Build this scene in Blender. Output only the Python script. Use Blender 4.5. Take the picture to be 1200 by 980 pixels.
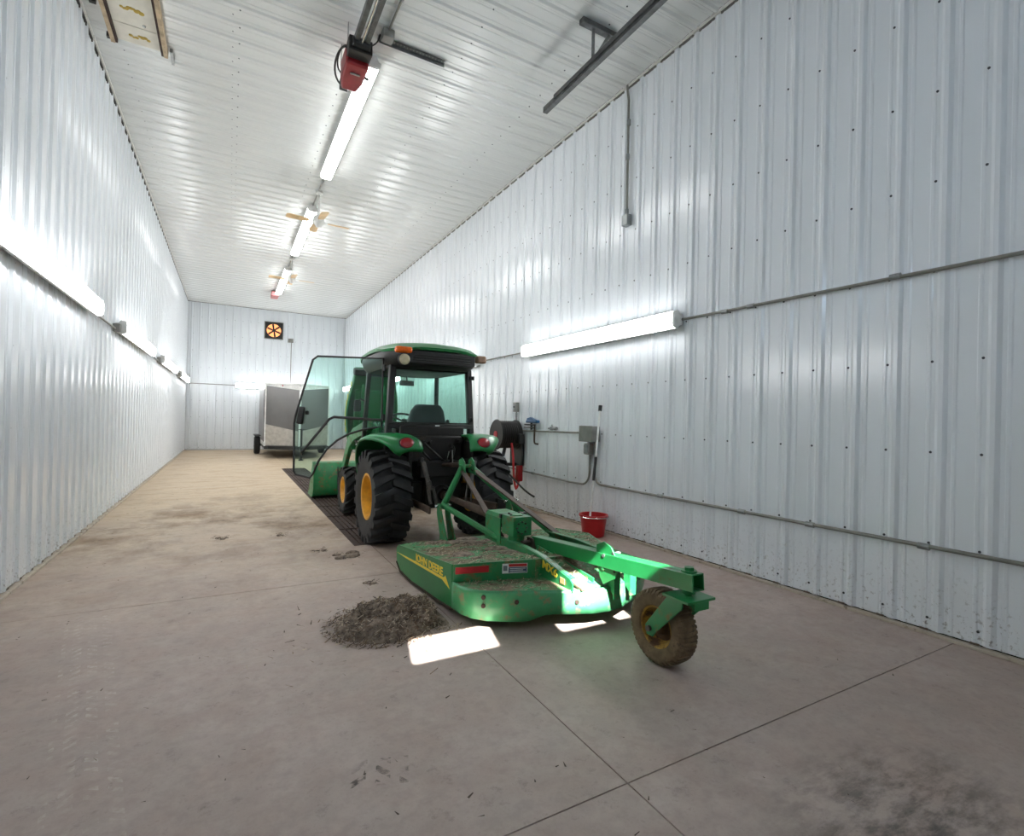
import bpy, math, random
from mathutils import Vector, Matrix, Quaternion, noise
for o in list(bpy.data.objects): bpy.data.objects.remove(o)
S = bpy.context.scene
COL = S.collection
PI = math.pi
# ------------------------------------------------------------------ camera
cam = bpy.data.objects.new('camera', bpy.data.cameras.new('camera'))
cam.data.sensor_fit = 'HORIZONTAL'; cam.data.sensor_width = 36.0
cam.data.lens = 594.06 / 1200 * 36
cam.data.clip_start = 0.02; cam.data.clip_end = 300
CR = Vector((0.8732679, -0.4866474, 0.024031)); CU = Vector((-0.0233083, 0.0075402, 0.9996999)); CF = Vector((0.4866825, 0.873566, 0.0047584))
M = Matrix((CR, CU, -CF)).transposed().to_4x4(); M.translation = Vector((0, 0, 1.5))
cam.matrix_world = M
COL.objects.link(cam); S.camera = cam
# ------------------------------------------------------------------ sky, sun, exposure
w = bpy.data.worlds.new('sky'); S.world = w; w.use_nodes = True
bg = w.node_tree.nodes['Background']; bg.inputs[0].default_value = (0.62, 0.78, 1.0, 1); bg.inputs[1].default_value = 26.0
sun = bpy.data.objects.new('sun', bpy.data.lights.new('sun', 'SUN'))
sun.data.energy = 78; sun.data.angle = 0.009; sun.data.color = (1.0, 0.97, 0.93)
SUN_EL = math.radians(41); SUN_H = Vector((0.235, 0.972, 0)).normalized()
SUN_D = Vector((SUN_H.x * math.cos(SUN_EL), SUN_H.y * math.cos(SUN_EL), -math.sin(SUN_EL)))
sun.rotation_mode = 'QUATERNION'; sun.rotation_quaternion = SUN_D.to_track_quat('-Z', 'Y')
sun.location = (0, -6, 9); COL.objects.link(sun)
S.view_settings.view_transform = 'Standard'; S.view_settings.look = 'None'
S.view_settings.exposure = 0.0; S.view_settings.gamma = 1.0; S.view_settings.use_curve_mapping = False
LAMP = 24
# ------------------------------------------------------------------ room numbers (metres)
XL, XR, ZC, YB, YF = -1.55, 4.537, 5.994, 23.94, -0.75
RIB = 0.2917; RIB0 = 2.876
# ------------------------------------------------------------------ helpers
def L(h):
    c = [int(h[i:i+2], 16) / 255 for i in (0, 2, 4)]
    return tuple(x / 12.92 if x <= .04045 else ((x + .055) / 1.055) ** 2.4 for x in c) + (1,)
class NT:
    def __init__(s, name):
        s.m = bpy.data.materials.new(name); s.m.use_nodes = True
        s.t = s.m.node_tree; s.n = s.t.nodes; s.b = s.n['Principled BSDF']; s.out = s.n['Material Output']
        s.co = None
    def new(s, typ, **kw):
        n = s.n.new(typ)
        for k, v in kw.items(): setattr(n, k, v)
        return n
    def link(s, a, b): s.t.links.new(a, b)
    def coord(s, which='Object'):
        if s.co is None: s.co = s.new('ShaderNodeTexCoord')
        return s.co.outputs[which]
    def pos(s):
        return s.new('ShaderNodeNewGeometry').outputs['Position']
    def noise(s, scale, detail=4, rough=.55, vec=None, stretch=None):
        n = s.new('ShaderNodeTexNoise'); n.inputs['Scale'].default_value = scale
        n.inputs['Detail'].default_value = detail; n.inputs['Roughness'].default_value = rough
        v = vec or s.coord()
        if stretch:
            mp = s.new('ShaderNodeMapping'); mp.inputs['Scale'].default_value = stretch
            s.link(v, mp.inputs['Vector']); v = mp.outputs[0]
        s.link(v, n.inputs['Vector']); return n.outputs['Fac']
    def ramp(s, fac, a, b, ca=(0, 0, 0, 1), cb=(1, 1, 1, 1)):
        r = s.new('ShaderNodeValToRGB'); e = r.color_ramp.elements
        e[0].position = a; e[0].color = ca; e[1].position = b; e[1].color = cb
        s.link(fac, r.inputs[0]); return r.outputs[0]
    def mix(s, fac, a, b, mode='MIX'):
        n = s.new('ShaderNodeMix', data_type='RGBA', blend_type=mode)
        for sock, v in ((n.inputs[0], fac), (n.inputs[6], a), (n.inputs[7], b)):
            if isinstance(v, (int, float)): sock.default_value = v
            elif isinstance(v, tuple): sock.default_value = v
            else: s.link(v, sock)
        return n.outputs[2]
    def math(s, op, a, b=0.0, c=None, clamp=False):
        n = s.new('ShaderNodeMath', operation=op, use_clamp=clamp)
        for sock, v in zip(n.inputs, (a, b, c)):
            if v is None: continue
            if isinstance(v, (int, float)): sock.default_value = v
            else: s.link(v, sock)
        return n.outputs[0]
    def sep(s, v):
        n = s.new('ShaderNodeSeparateXYZ'); s.link(v, n.inputs[0]); return n.outputs
    def bump(s, h, strength=.3, dist=.01):
        n = s.new('ShaderNodeBump'); n.inputs['Strength'].default_value = strength; n.inputs['Distance'].default_value = dist
        s.link(h, n.inputs['Height']); s.link(n.outputs[0], s.b.inputs['Normal'])
    def base(s, v):
        if isinstance(v, tuple): s.b.inputs['Base Color'].default_value = v
        else: s.link(v, s.b.inputs['Base Color'])
    def rough(s, v):
        if isinstance(v, (int, float)): s.b.inputs['Roughness'].default_value = v
        else: s.link(v, s.b.inputs['Roughness'])
def plain(name, col, rough=.5, metal=0.0, var=.12, scale=9, bump=0, dirt=None, dirt_amt=.55, dscale=6, spec=None):
    """paint / metal / rubber with slight mottling and optional splashes of dirt"""
    k = NT(name); c = L(col)
    dk = tuple(x * (1 - var) for x in c[:3]) + (1,); lt = tuple(min(1, x * (1 + var)) for x in c[:3]) + (1,)
    f = k.noise(scale); base = k.ramp(f, .35, .65, dk, lt)
    k.rough(rough)
    if dirt:
        d = k.ramp(k.noise(dscale, 8, .7), dirt_amt, dirt_amt + .13)
        base = k.mix(d, base, L(dirt)); k.rough(k.math('MULTIPLY_ADD', d, .9 - rough, rough))
    k.base(base); k.b.inputs['Metallic'].default_value = metal
    if spec is not None: k.b.inputs['Specular IOR Level'].default_value = spec
    if bump: k.bump(k.noise(scale * 6, 3), bump, .004)
    return k.m
def emit(name, col, strength):
    k = NT(name); k.base(col); k.b.inputs['Emission Color'].default_value = col
    k.b.inputs['Emission Strength'].default_value = strength; return k.m
def thin_glass(name, tint, gloss=.08):
    k = NT(name); k.n.remove(k.b)
    tr = k.new('ShaderNodeBsdfTransparent'); tr.inputs[0].default_value = tint
    gl = k.new('ShaderNodeBsdfGlossy'); gl.inputs['Roughness'].default_value = .02
    fr = k.new('ShaderNodeFresnel'); bf = k.new('ShaderNodeNewGeometry').outputs['Backfacing']
    k.link(k.math('MULTIPLY_ADD', bf, 1/1.5-1.5, 1.5), fr.inputs[0])   # same reflectance on both faces of the pane
    mx = k.new('ShaderNodeMixShader'); k.link(k.math('MULTIPLY_ADD', fr.outputs[0], .9, gloss - .04), mx.inputs[0])
    k.link(tr.outputs[0], mx.inputs[1]); k.link(gl.outputs[0], mx.inputs[2]); k.link(mx.outputs[0], k.out.inputs[0])
    return k.m
class MB:
    def __init__(s): s.v = []; s.f = []; s.mi = []; s.cur = 0
    def add(s, vs, fs, M=None):
        o = len(s.v)
        s.v += [tuple(M @ Vector(p)) if M else tuple(p) for p in vs]
        s.f += [tuple(i + o for i in f) for f in fs]; s.mi += [s.cur] * len(fs); return s
    def box(s, a, b, M=None):
        x0, y0, z0 = a; x1, y1, z1 = b
        return s.add([(x0,y0,z0),(x1,y0,z0),(x1,y1,z0),(x0,y1,z0),(x0,y0,z1),(x1,y0,z1),(x1,y1,z1),(x0,y1,z1)],
              [(0,3,2,1),(4,5,6,7),(0,1,5,4),(1,2,6,5),(2,3,7,6),(3,0,4,7)], M)
    def cbox(s, c, d, M=None):
        return s.box([c[i]-d[i]/2 for i in range(3)], [c[i]+d[i]/2 for i in range(3)], M)
    def beam(s, p0, p1, wd, ht, up=(0,0,1), M=None):
        p0, p1 = Vector(p0), Vector(p1); d = (p1-p0).normalized(); sd = d.cross(Vector(up))
        if sd.length < 1e-4: sd = d.cross(Vector((0,1,0)))
        sd.normalize(); u = sd.cross(d); vs = []
        for p in (p0, p1):
            for a, b in ((-1,-1),(1,-1),(1,1),(-1,1)): vs.append(p + sd*a*wd/2 + u*b*ht/2)
        return s.add(vs, [(0,1,2,3),(7,6,5,4),(0,4,5,1),(1,5,6,2),(2,6,7,3),(3,7,4,0)], M)
    def tube(s, pts, r, n=10, closed=False, M=None):
        P = [Vector(p) for p in pts]; N = len(P); vs = []; fs = []; u = None
        for i in range(N):
            if closed: d = P[(i+1) % N] - P[i-1]
            else: d = P[min(i+1, N-1)] - P[max(i-1, 0)]
            d.normalize()
            if u is None:
                u = d.orthogonal().normalized()
            else:
                u = (u - d * u.dot(d));  u = u.normalized() if u.length > 1e-6 else d.orthogonal().normalized()
            v = d.cross(u); rr = r[i] if isinstance(r, (list, tuple)) else r
            for j in range(n):
                a = 2*PI*j/n; vs.append(P[i] + (u*math.cos(a) + v*math.sin(a))*rr)
        for i in range(N if closed else N-1):
            k = (i+1) % N
            for j in range(n): fs.append((i*n+j, i*n+(j+1) % n, k*n+(j+1) % n, k*n+j))
        if not closed: fs += [tuple(range(n-1, -1, -1)), tuple(range((N-1)*n, N*n))]
        return s.add(vs, fs, M)
    def cyl(s, p0, p1, r0, r1=None, n=18, M=None):
        return s.tube([p0, p1], [r0, r0 if r1 is None else r1], n, M=M)
    def lathe(s, prof, axis='z', n=24, o=(0,0,0), M=None, cap=True):
        """prof: (radius, height) pairs"""
        vs = []; fs = []
        for r, h in prof:
            for j in range(n):
                a = 2*PI*j/n; c, q = r*math.cos(a), r*math.sin(a)
                p = {'z': (c,q,h), 'x': (h,c,q), 'y': (q,h,c)}[axis]; vs.append((p[0]+o[0], p[1]+o[1], p[2]+o[2]))
        for i in range(len(prof)-1):
            for j in range(n): fs.append((i*n+j, i*n+(j+1) % n, (i+1)*n+(j+1) % n, (i+1)*n+j))
        if cap and prof[0][0] > 1e-5: fs.append(tuple(range(n-1, -1, -1)))
        if cap and prof[-1][0] > 1e-5: fs.append(tuple(range((len(prof)-1)*n, len(prof)*n)))
        return s.add(vs, fs, M)
    def prism(s, poly, a, b, axis='z', M=None):
        """poly 2-D; extruded from a to b along axis. axis x: (y,z), y: (x,z), z: (x,y). a, b numbers or functions of the 2-D point"""
        n = len(poly); vs = []
        for h in (a, b):
            for p in poly:
                t = h(p) if callable(h) else h
                vs.append({'z': (p[0],p[1],t), 'x': (t,p[0],p[1]), 'y': (p[0],t,p[1])}[axis])
        fs = [tuple(range(n-1, -1, -1)), tuple(range(n, 2*n))] + [(i, (i+1) % n, n+(i+1) % n, n+i) for i in range(n)]
        return s.add(vs, fs, M)
    def grid(s, rows, M=None, close=False):
        n = len(rows[0]); vs = [p for r in rows for p in r]; fs = []
        for i in range(len(rows)-1):
            for j in range(n if close else n-1): fs.append((i*n+j, i*n+(j+1) % n, (i+1)*n+(j+1) % n, (i+1)*n+j))
        return s.add(vs, fs, M)
    def ball(s, c, r, n=14, sc=(1,1,1), M=None):
        prof = [(max(1e-6, math.sin(PI*i/n)), -math.cos(PI*i/n)) for i in range(n+1)]
        T = Matrix.Translation(c) @ Matrix.Diagonal((r*sc[0], r*sc[1], r*sc[2], 1))
        return s.lathe(prof, 'z', n*2, M=(M @ T) if M else T)
    def mesh(s, name, mat, smooth=35, fix=True):
        me = bpy.data.meshes.new(name); me.from_pydata(s.v, [], s.f)
        for m in (mat if isinstance(mat, (list, tuple)) else [mat]): me.materials.append(m)
        me.polygons.foreach_set('material_index', s.mi)
        if fix:
            import bmesh
            bm = bmesh.new(); bm.from_mesh(me); bmesh.ops.remove_doubles(bm, verts=bm.verts, dist=1e-6)
            bmesh.ops.recalc_face_normals(bm, faces=bm.faces); bm.to_mesh(me); bm.free()
        if smooth:
            me.polygons.foreach_set('use_smooth', [True]*len(me.polygons)); me.set_sharp_from_angle(angle=math.radians(smooth))
        me.update(); return me
    def build(s, name, mat, parent=None, smooth=35, bevel=0, solid=0, seg=2, fix=True, loc=None):
        o = bpy.data.objects.new(name, s.mesh(name, mat, smooth, fix)); COL.objects.link(o)
        if parent: o.parent = parent
        if loc: o.location = loc
        if solid:
            m = o.modifiers.new('t', 'SOLIDIFY'); m.thickness = solid; m.offset = 0
        if bevel:
            m = o.modifiers.new('b', 'BEVEL'); m.width = bevel; m.segments = seg; m.limit_method = 'ANGLE'; m.angle_limit = math.radians(40)
        return o
def empty(name, loc=(0,0,0), rz=0.0):
    o = bpy.data.objects.new(name, None); o.empty_display_size = .1; COL.objects.link(o)
    o.location = loc; o.rotation_euler = (0,0,rz); return o
def tag(o, label=None, cat=None, group=None, kind=None):
    for k, v in (('label', label), ('category', cat), ('group', group), ('kind', kind)):
        if v: o[k] = v
    return o
def stuff(o): o['kind'] = 'stuff'; return o
def inst(me, name, parent, loc=(0,0,0), rot=(0,0,0)):
    o = bpy.data.objects.new(name, me); COL.objects.link(o); o.parent = parent; o.location = loc; o.rotation_euler = rot; return o
def copy_tree(o, parent=None):
    kids = list(o.children); c = o.copy(); COL.objects.link(c)
    if parent: c.parent = parent
    for ch in kids: copy_tree(ch, c)
    return c
def text(name, s, size, mat, parent, M, ext=.001, bold=0.0, xs=1.0):
    cu = bpy.data.curves.new(name, 'FONT'); cu.body = s; cu.size = size; cu.extrude = ext; cu.offset = bold; cu.resolution_u = 3
    t = bpy.data.objects.new(name, cu); COL.objects.link(t)
    me = bpy.data.meshes.new_from_object(t); bpy.data.objects.remove(t)
    me.transform(Matrix.Diagonal((xs, 1, 1, 1))); me.materials.clear(); me.materials.append(mat)
    o = bpy.data.objects.new(name, me); COL.objects.link(o); o.parent = parent; o.matrix_local = M; return o
def arc(c, r, a0, a1, n, plane='xz'):
    out = []
    for i in range(n+1):
        a = a0 + (a1-a0)*i/n; p, q = r*math.cos(a), r*math.sin(a)
        out.append({'xz': (c[0]+p, c[1], c[2]+q), 'yz': (c[0], c[1]+p, c[2]+q), 'xy': (c[0]+p, c[1]+q, c[2])}[plane])
    return out
def bez(p0, p1, p2, p3, n=14):
    p0, p1, p2, p3 = map(Vector, (p0, p1, p2, p3))
    return [p0*(1-t)**3 + p1*3*t*(1-t)**2 + p2*3*t*t*(1-t) + p3*t**3 for t in [i/n for i in range(n+1)]]
R = random.Random(7)
# ------------------------------------------------------------------ materials
def steel_mat(name, col, lo_dirt):
    k = NT(name); p = k.pos(); z = k.sep(p)[2]
    n1 = k.noise(1.3, 3, vec=p); base = k.ramp(n1, .3, .7, tuple(x*.97 for x in L(col)[:3])+(1,), L(col))
    if lo_dirt:   # dried mud splashed up from the floor
        spl = k.ramp(k.noise(34, 6, .65, vec=p), .56, .66)
        zz = k.math('MULTIPLY_ADD', z, -1.25, 1.0, clamp=True)
        d = k.math('MULTIPLY', spl, k.math('MULTIPLY', zz, zz))
        base = k.mix(k.math('MULTIPLY', d, .8), base, L('6b5f50'))
    k.base(base); k.rough(.2); k.b.inputs['Specular IOR Level'].default_value = .65
    return k.m
M_wall = steel_mat('white_steel_wall', 'e4e8ec', True)
M_ceil = steel_mat('white_steel_ceiling', 'd3d5d3', False)
M_trim = plain('white_trim', 'd3d2cd', .4, var=.06, dirt='8a7f70', dirt_amt=.6, dscale=14)
M_gap = plain('dark_gap', '2a2723', .9)
M_gap2 = plain('grey_gap', '6f6d69', .9)
M_screw = plain('zinc_screw', '4a4d52', .45, .7)
M_galv = plain('galvanised', '8c8f8f', .42, .85, var=.2, scale=14)
M_track = plain('dark_track_steel', '5f6161', .4, .8, var=.25, scale=12)
M_base = plain('dusty_floor_trim', 'b5a998', .5, var=.1, dirt='6f6253', dirt_amt=.55, dscale=12)
M_cond = plain('grey_conduit', '83827c', .5, .45, var=.12)
M_boxg = plain('grey_box', '8a8984', .55, .1)
M_white = plain('white_enamel', 'd9d9d6', .35)
M_black = plain('black_plastic', '191817', .5, var=.25)
M_dark = plain('dark_greasy_metal', '1b1917', .5, .3, var=.35, bump=.3, dirt='3b3126', dirt_amt=.58)
M_darkg = plain('grey_rod', '55524e', .45, .6, var=.3, dirt='2b2520', dirt_amt=.55)
M_green = plain('green_paint', '19713a', .33, var=.1, scale=4, dirt='4a5a33', dirt_amt=.62, dscale=5)
M_greenw = plain('worn_green_paint', '1f7542', .40, var=.16, scale=7, dirt='74603f', dirt_amt=.53, dscale=11, bump=.2)
M_skirt = plain('dusty_green_paint', '43905f', .36, var=.12, scale=6, dirt='8a7358', dirt_amt=.55, dscale=11, bump=.15)
M_yellow = plain('yellow_paint', 'd2981c', .4, var=.2, dirt='8d6a28', dirt_amt=.6)
M_decal = plain('yellow_decal', 'e9c93a', .45, var=.05)
M_rub = plain('tyre_rubber', '1d1d1e', .72, var=.25, scale=12, bump=.35, dirt='3a342d', dirt_amt=.6, dscale=9)
M_mudrub = plain('muddy_rubber', '68563f', .85, var=.3, scale=14, bump=.5, dirt='2a2520', dirt_amt=.58, dscale=13)
M_rustrim = plain('rusty_yellow_rim', '9c7420', .6, var=.25, scale=12, dirt='4e3520', dirt_amt=.47, dscale=9, bump=.3)
M_rust = plain('brown_rust', '3a2921', .8, .15, var=.35, scale=14, bump=.5, dirt='1f1916', dirt_amt=.55)
M_rustb = plain('rusty_disc', '5a4129', .8, .1, var=.3, scale=14, bump=.4, dirt='2e221a', dirt_amt=.55)
M_brown = plain('brown_steel', '4a3d34', .6, .3, var=.3, scale=10, bump=.3)
M_red = plain('red_plastic', 'b5161d', .38, var=.08)
M_redl = plain('red_lens', '8d0f16', .25, var=.1)
M_redtape = plain('red_tape', 'b01a20', .5, var=.12, scale=20)
M_opred = plain('opener_red', '7c141b', .4)
M_amber = plain('amber_lens', 'e2620c', .25, var=.15, scale=30)
M_clear = plain('frosted_lens', 'b7ac8d', .25)
M_smoke = plain('smoke_lens', '8f6f5a', .25)
M_seat = plain('seat_vinyl', '24282a', .55, bump=.2)
M_chrome = plain('bright_steel', 'c9ccca', .22, .9)
M_wood = plain('blond_wood', 'c9ab80', .5, var=.18, scale=6)
M_woodf = plain('raw_wood_frame', 'b09c80', .7, var=.25, scale=9, dirt='4a3826', dirt_amt=.62)
M_foamb = plain('insulation_board', 'd8d3c6', .7, var=.05)
M_foam = plain('spray_foam', 'b59a4a', .8, bump=.5)
M_blue = plain('blue_plastic', '1b4f78', .4)
M_hose = plain('black_hose', '1c1a19', .6)
M_hred = plain('red_hose', 'b8262a', .45)
M_pole = plain('white_pole', 'e4e4e2', .35)
M_alu = plain('aluminium_guard', 'b0aba2', .45, .4, var=.12)
M_tgrey = plain('trailer_grey', '6a6866', .35, .3, var=.06, scale=2)
M_glass = thin_glass('cab_glass', (.80, .94, .90, 1), .05)
M_pane = thin_glass('window_pane', (.95, .97, .97, 1), .05)
M_lamp = emit('lamp_diffuser', (.985, 1.0, 1.0, 1), LAMP)
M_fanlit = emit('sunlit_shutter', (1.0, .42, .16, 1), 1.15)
def floor_mat():
    k = NT('concrete'); p = k.pos(); x, y, z = k.sep(p)
    n1 = k.noise(.55, 6, .6, vec=p); n2 = k.noise(3.2, 8, .65, vec=p); n3 = k.noise(24, 4, .6, vec=p)
    base = k.ramp(n1, .32, .68, L('a09189'), L('b9aaa2'))
    base = k.mix(k.ramp(n2, .42, .66), base, L('ab9990'))
    # tan dust tracked over the back of the floor
    yy = k.math('MULTIPLY_ADD', y, .16, -.62); far = k.math('ADD', yy, k.math('MULTIPLY_ADD', n1, .9, -.45), clamp=True)
    base = k.mix(k.math('MULTIPLY', far, .85), base, k.mix(n2, L('b39f82'), L('cdbb9f')))
    # brown mud stains, strongest between 5 and 11 metres in
    band = k.math('SUBTRACT', 1.0, k.math('ABSOLUTE', k.math('MULTIPLY_ADD', y, .25, -2.0)), clamp=True)
    st = k.ramp(k.noise(.95, 10, .72, vec=p, stretch=(1, .8, 1)), .47, .64)
    base = k.mix(k.math('MULTIPLY', k.math('MULTIPLY', st, band), .95), base, L('664c2e'))
    rs = k.ramp(k.noise(2.4, 9, .7, vec=p, stretch=(.55, 1.5, 1)), .50, .70)
    base = k.mix(k.math('MULTIPLY', k.math('MULTIPLY', rs, k.math('MULTIPLY_ADD', y, .12, -.3, clamp=True)), .55), base, L('8e6a42'))
    mt = k.ramp(k.noise(14, 8, .75, vec=p), .38, .62, (.88, .87, .86, 1), (1.06, 1.05, 1.05, 1)); base = k.mix(1.0, base, mt, 'MULTIPLY')
    sp = k.ramp(k.noise(7, 10, .82, vec=p), .54, .68); base = k.mix(k.math('MULTIPLY', sp, .55), base, L('544a42'))
    # dark rubber smears in the near right corner
    dx = k.math('MULTIPLY_ADD', x, 1.0, -2.35); dy = k.math('MULTIPLY_ADD', y, 1.0, -.95)
    dd = k.math('SUBTRACT', 1.0, k.math('ADD', k.math('MULTIPLY', dx, k.math('MULTIPLY', dx, 2.0)), k.math('MULTIPLY', dy, k.math('MULTIPLY', dy, 5.0))), clamp=True)
    sm = k.ramp(k.noise(5, 8, .7, vec=p, stretch=(1, 2.4, 1)), .42, .62)
    base = k.mix(k.math('MULTIPLY', k.math('MULTIPLY', sm, dd), .75), base, L('3c3a3a'))
    # pale and dark tyre prints
    def prints(cx, cy, hx, hy, ang, col, amt, sc):
        nonlocal base
        mp = k.new('ShaderNodeMapping', vector_type='TEXTURE'); mp.inputs['Location'].default_value = (cx, cy, 0); mp.inputs['Rotation'].default_value = (0, 0, ang)
        k.link(p, mp.inputs[0]); px, py, _ = k.sep(mp.outputs[0])
        mx = k.math('LESS_THAN', k.math('ABSOLUTE', px), hx); my = k.math('LESS_THAN', k.math('ABSOLUTE', py), hy)
        sk = k.math('ADD', py, k.math('MULTIPLY', k.math('ABSOLUTE', px), .9))
        wv = k.math('GREATER_THAN', k.math('SINE', k.math('MULTIPLY', sk, sc)), .1)
        cols = k.math('GREATER_THAN', k.math('SINE', k.math('MULTIPLY', px, sc*.9)), -.35)
        m = k.math('MULTIPLY', k.math('MULTIPLY', mx, my), k.math('MULTIPLY', wv, cols))
        m = k.math('MULTIPLY', m, k.math('MULTIPLY', k.ramp(k.noise(6, 5, .6, vec=p), .42, .62), k.ramp(k.noise(34, 3, .6, vec=p), .40, .58)))
        base = k.mix(k.math('MULTIPLY', m, amt), base, L(col))
    prints(-.60, 3.3, .13, 1.4, .18, 'c4b8ae', .6, 92)
    prints(.58, 2.14, .13, .085, -.3, '4f4741', 1.0, 70)
    k.base(base); k.rough(k.math('MULTIPLY_ADD', n2, .25, .5)); k.b.inputs['Specular IOR Level'].default_value = .35
    k.bump(k.math('ADD', k.math('MULTIPLY', n3, .5), n2), .18, .006); return k.m
M_floor = floor_mat()
M_joint = plain('joint_dirt_gap_shade', '6e6055', .9)
def deck_mat():
    k = NT('deck_top'); b = k.ramp(k.noise(6), .35, .65, L('1f7a45'), L('2a8a52'))
    d = k.ramp(k.noise(4.2, 9, .72), .40, .56); b = k.mix(d, b, k.ramp(k.noise(16, 6, .7), .35, .65, L('4d3a27'), L('85705a')))
    g = k.ramp(k.noise(26, 6, .7), .56, .66); b = k.mix(k.math('MULTIPLY', g, .7), b, L('9fa48a'))
    k.base(b); k.rough(.75); k.bump(k.noise(30, 6, .7), .5, .01); return k.m
M_deck = deck_mat()
def mulch(name, a, b):
    k = NT(name); k.base(k.ramp(k.noise(22, 6, .7), .35, .65, L(a), L(b))); k.rough(.95); k.bump(k.noise(40, 5), .6, .01); return k.m
M_pile = mulch('mulch', '4a3e36', '9c8b7b')
M_clip = [mulch('straw_pale', 'a3937f', 'c2b29c'), mulch('straw_brown', '5e4a38', '7d6650'), mulch('straw_dark', '3c322a', '57493d')]
# ------------------------------------------------------------------ the shell
def struct(o): o['kind'] = 'structure'; return o
def panel_profile(n=3):
    """cross section (u along wall, h out of wall) over n major ribs"""
    P = []
    for i in range(n):
        c = (i + .5)*RIB
        for u, h in ((-.1458, 0), (-.094, 0), (-.086, .005), (-.070, .005), (-.062, 0), (-.038, 0), (-.014, .019), (.014, .019), (.038, 0), (.062, 0), (.070, .005), (.086, .005), (.094, 0)):
            P.append((c+u, h))
    P.append((n*RIB, 0)); return P
T = .012
def panel_mesh(name, mat, length, ub=True):
    """panel lying in XY: u along +X, length along +Y, ribs to +Z, sheet 12 mm thick"""
    P = panel_profile(); m = MB(); n = len(P)
    vs = [(u, y, h+T) for y in (0, length) for u, h in P] + [(u, y, 0) for y in (0, length) for u in (0, 3*RIB)]
    fs = [(i, i+1, n+i+1, n+i) for i in range(n-1)]; b = 2*n
    fs += [(b, b+2, b+3, b+1), (0, n, b+2, b), (n-1, b+1, b+3, 2*n-1), tuple([b, b+1] + list(range(n-1, -1, -1))), tuple([b+3, b+2] + list(range(n, 2*n)))]
    return m.add(vs, fs).mesh(name, mat, 25, fix=False)
NP = 29; Y0 = RIB0 - .5*RIB - 12*RIB
floor = struct(MB().box((XL-.1, YF-.1, -.3), (XR+.1, YB+.1, -.10)).build('floor', M_joint, smooth=0))
JX = 1.484; G0, G1, GY0, GY1 = 1.30, 1.92, 6.02, 15.55; g = .0034
js = [YF-.1, 1.599, 4.817, 8.035, 11.253, 14.471, 17.689, 20.907, YB+.1]
for a, b in zip(js, js[1:]):
    a += g; b -= g
    if b < GY0 or a > GY1: polys = [[(XL-.1,a),(JX-g,a),(JX-g,b),(XL-.1,b)], [(JX+g,a),(XR+.1,a),(XR+.1,b),(JX+g,b)]]
    elif a < GY0: polys = [[(XL-.1,a),(JX-g,a),(JX-g,GY0),(G0,GY0),(G0,b),(XL-.1,b)], [(JX+g,a),(XR+.1,a),(XR+.1,b),(G1,b),(G1,GY0),(JX+g,GY0)]]
    elif b > GY1: polys = [[(XL-.1,a),(G0,a),(G0,GY1),(JX-g,GY1),(JX-g,b),(XL-.1,b)], [(G1,a),(XR+.1,a),(XR+.1,b),(JX+g,b),(JX+g,GY1),(G1,GY1)]]
    else: polys = [[(XL-.1,a),(G0,a),(G0,b),(XL-.1,b)], [(G1,a),(XR+.1,a),(XR+.1,b),(G1,b)]]
    for pl in polys: MB().prism(pl, -.10, 0.0).build('floor_slab', M_floor, floor, smooth=0)
wl = struct(MB().box((XL-.12, YF-.1, -.1), (XL-T-.001, YB+.1, ZC+.12)).build('wall_left', M_gap, smooth=0))
wr = struct(MB().box((XR+T+.001, YF-.1, -.1), (XR+.12, YB+.1, ZC+.12)).build('wall_right', M_gap, smooth=0))
wb = struct(MB().box((XL, YB+T+.001, -.1), (XR, YB+.12, ZC+.12)).build('wall_back', M_gap, smooth=0))
ce = struct(MB().box((XL-.1, YF-.1, ZC+T+.001), (XR+.1, YB+.1, ZC+.12)).build('ceiling', M_gap, smooth=0))
H0, H1 = .035, ZC - .045
pm = panel_mesh('wall_panel', M_wall, H1-H0)
for i in range(NP):
    y = Y0 + i*3*RIB
    if y > YB - .1: break
    # left wall: u -> +Y, length -> +Z, ribs -> +X
    o = inst(pm, 'wall_panel', wl); o.matrix_local = Matrix(((0,0,1,XL-T),(1,0,0,y),(0,1,0,H0),(0,0,0,1)))
    o = inst(pm, 'wall_panel', wr); o.matrix_local = Matrix(((0,0,-1,XR+T),(-1,0,0,y+3*RIB),(0,1,0,H0),(0,0,0,1)))
x = XL
while x < XR - .05:
    o = inst(pm, 'wall_panel', wb); o.matrix_local = Matrix(((1,0,0,x),(0,0,-1,YB+T),(0,1,0,H0),(0,0,0,1))); x += 3*RIB
SEAM = -.03
cl = panel_mesh('ceiling_panel', M_ceil, SEAM-XL-.03); cr = panel_mesh('ceiling_panel', M_ceil, XR-SEAM-.03)
for i in range(NP):
    y = Y0 + i*3*RIB
    if y > YB - .1: break
    for me, x in ((cl, XL+.03), (cr, SEAM)):   # u -> +Y, length -> +X, ribs -> -Z
        o = inst(me, 'ceiling_panel', ce); o.matrix_local = Matrix(((0,1,0,x),(1,0,0,y),(0,0,-1,ZC+T-(.003 if me is cl else 0)),(0,0,0,1)))
def screws(places, nrm, parent):
    m = MB(); n = Vector(nrm); u = n.orthogonal().normalized(); v = n.cross(u)
    for p in places:
        p = Vector(p); ring = [p + (u*math.cos(k*PI/3) + v*math.sin(k*PI/3))*.0105 for k in range(6)]
        top = [q + n*.006 - (q-p)*.25 for q in ring]
        m.add(ring+top, [tuple(range(6, 12))] + [(k, (k+1) % 6, 6+(k+1) % 6, 6+k) for k in range(6)])
    stuff(m.build('screws', M_screw, parent, smooth=0, fix=False))
ys = [RIB0 + .06 + k*RIB for k in range(-12, 72)]
zs = [.12, .67, 1.34, 2.01, 2.68, 3.35, 4.02, 4.69, 5.36]
screws([(XL, y, z) for y in ys for z in zs], (1,0,0), wl)
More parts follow.
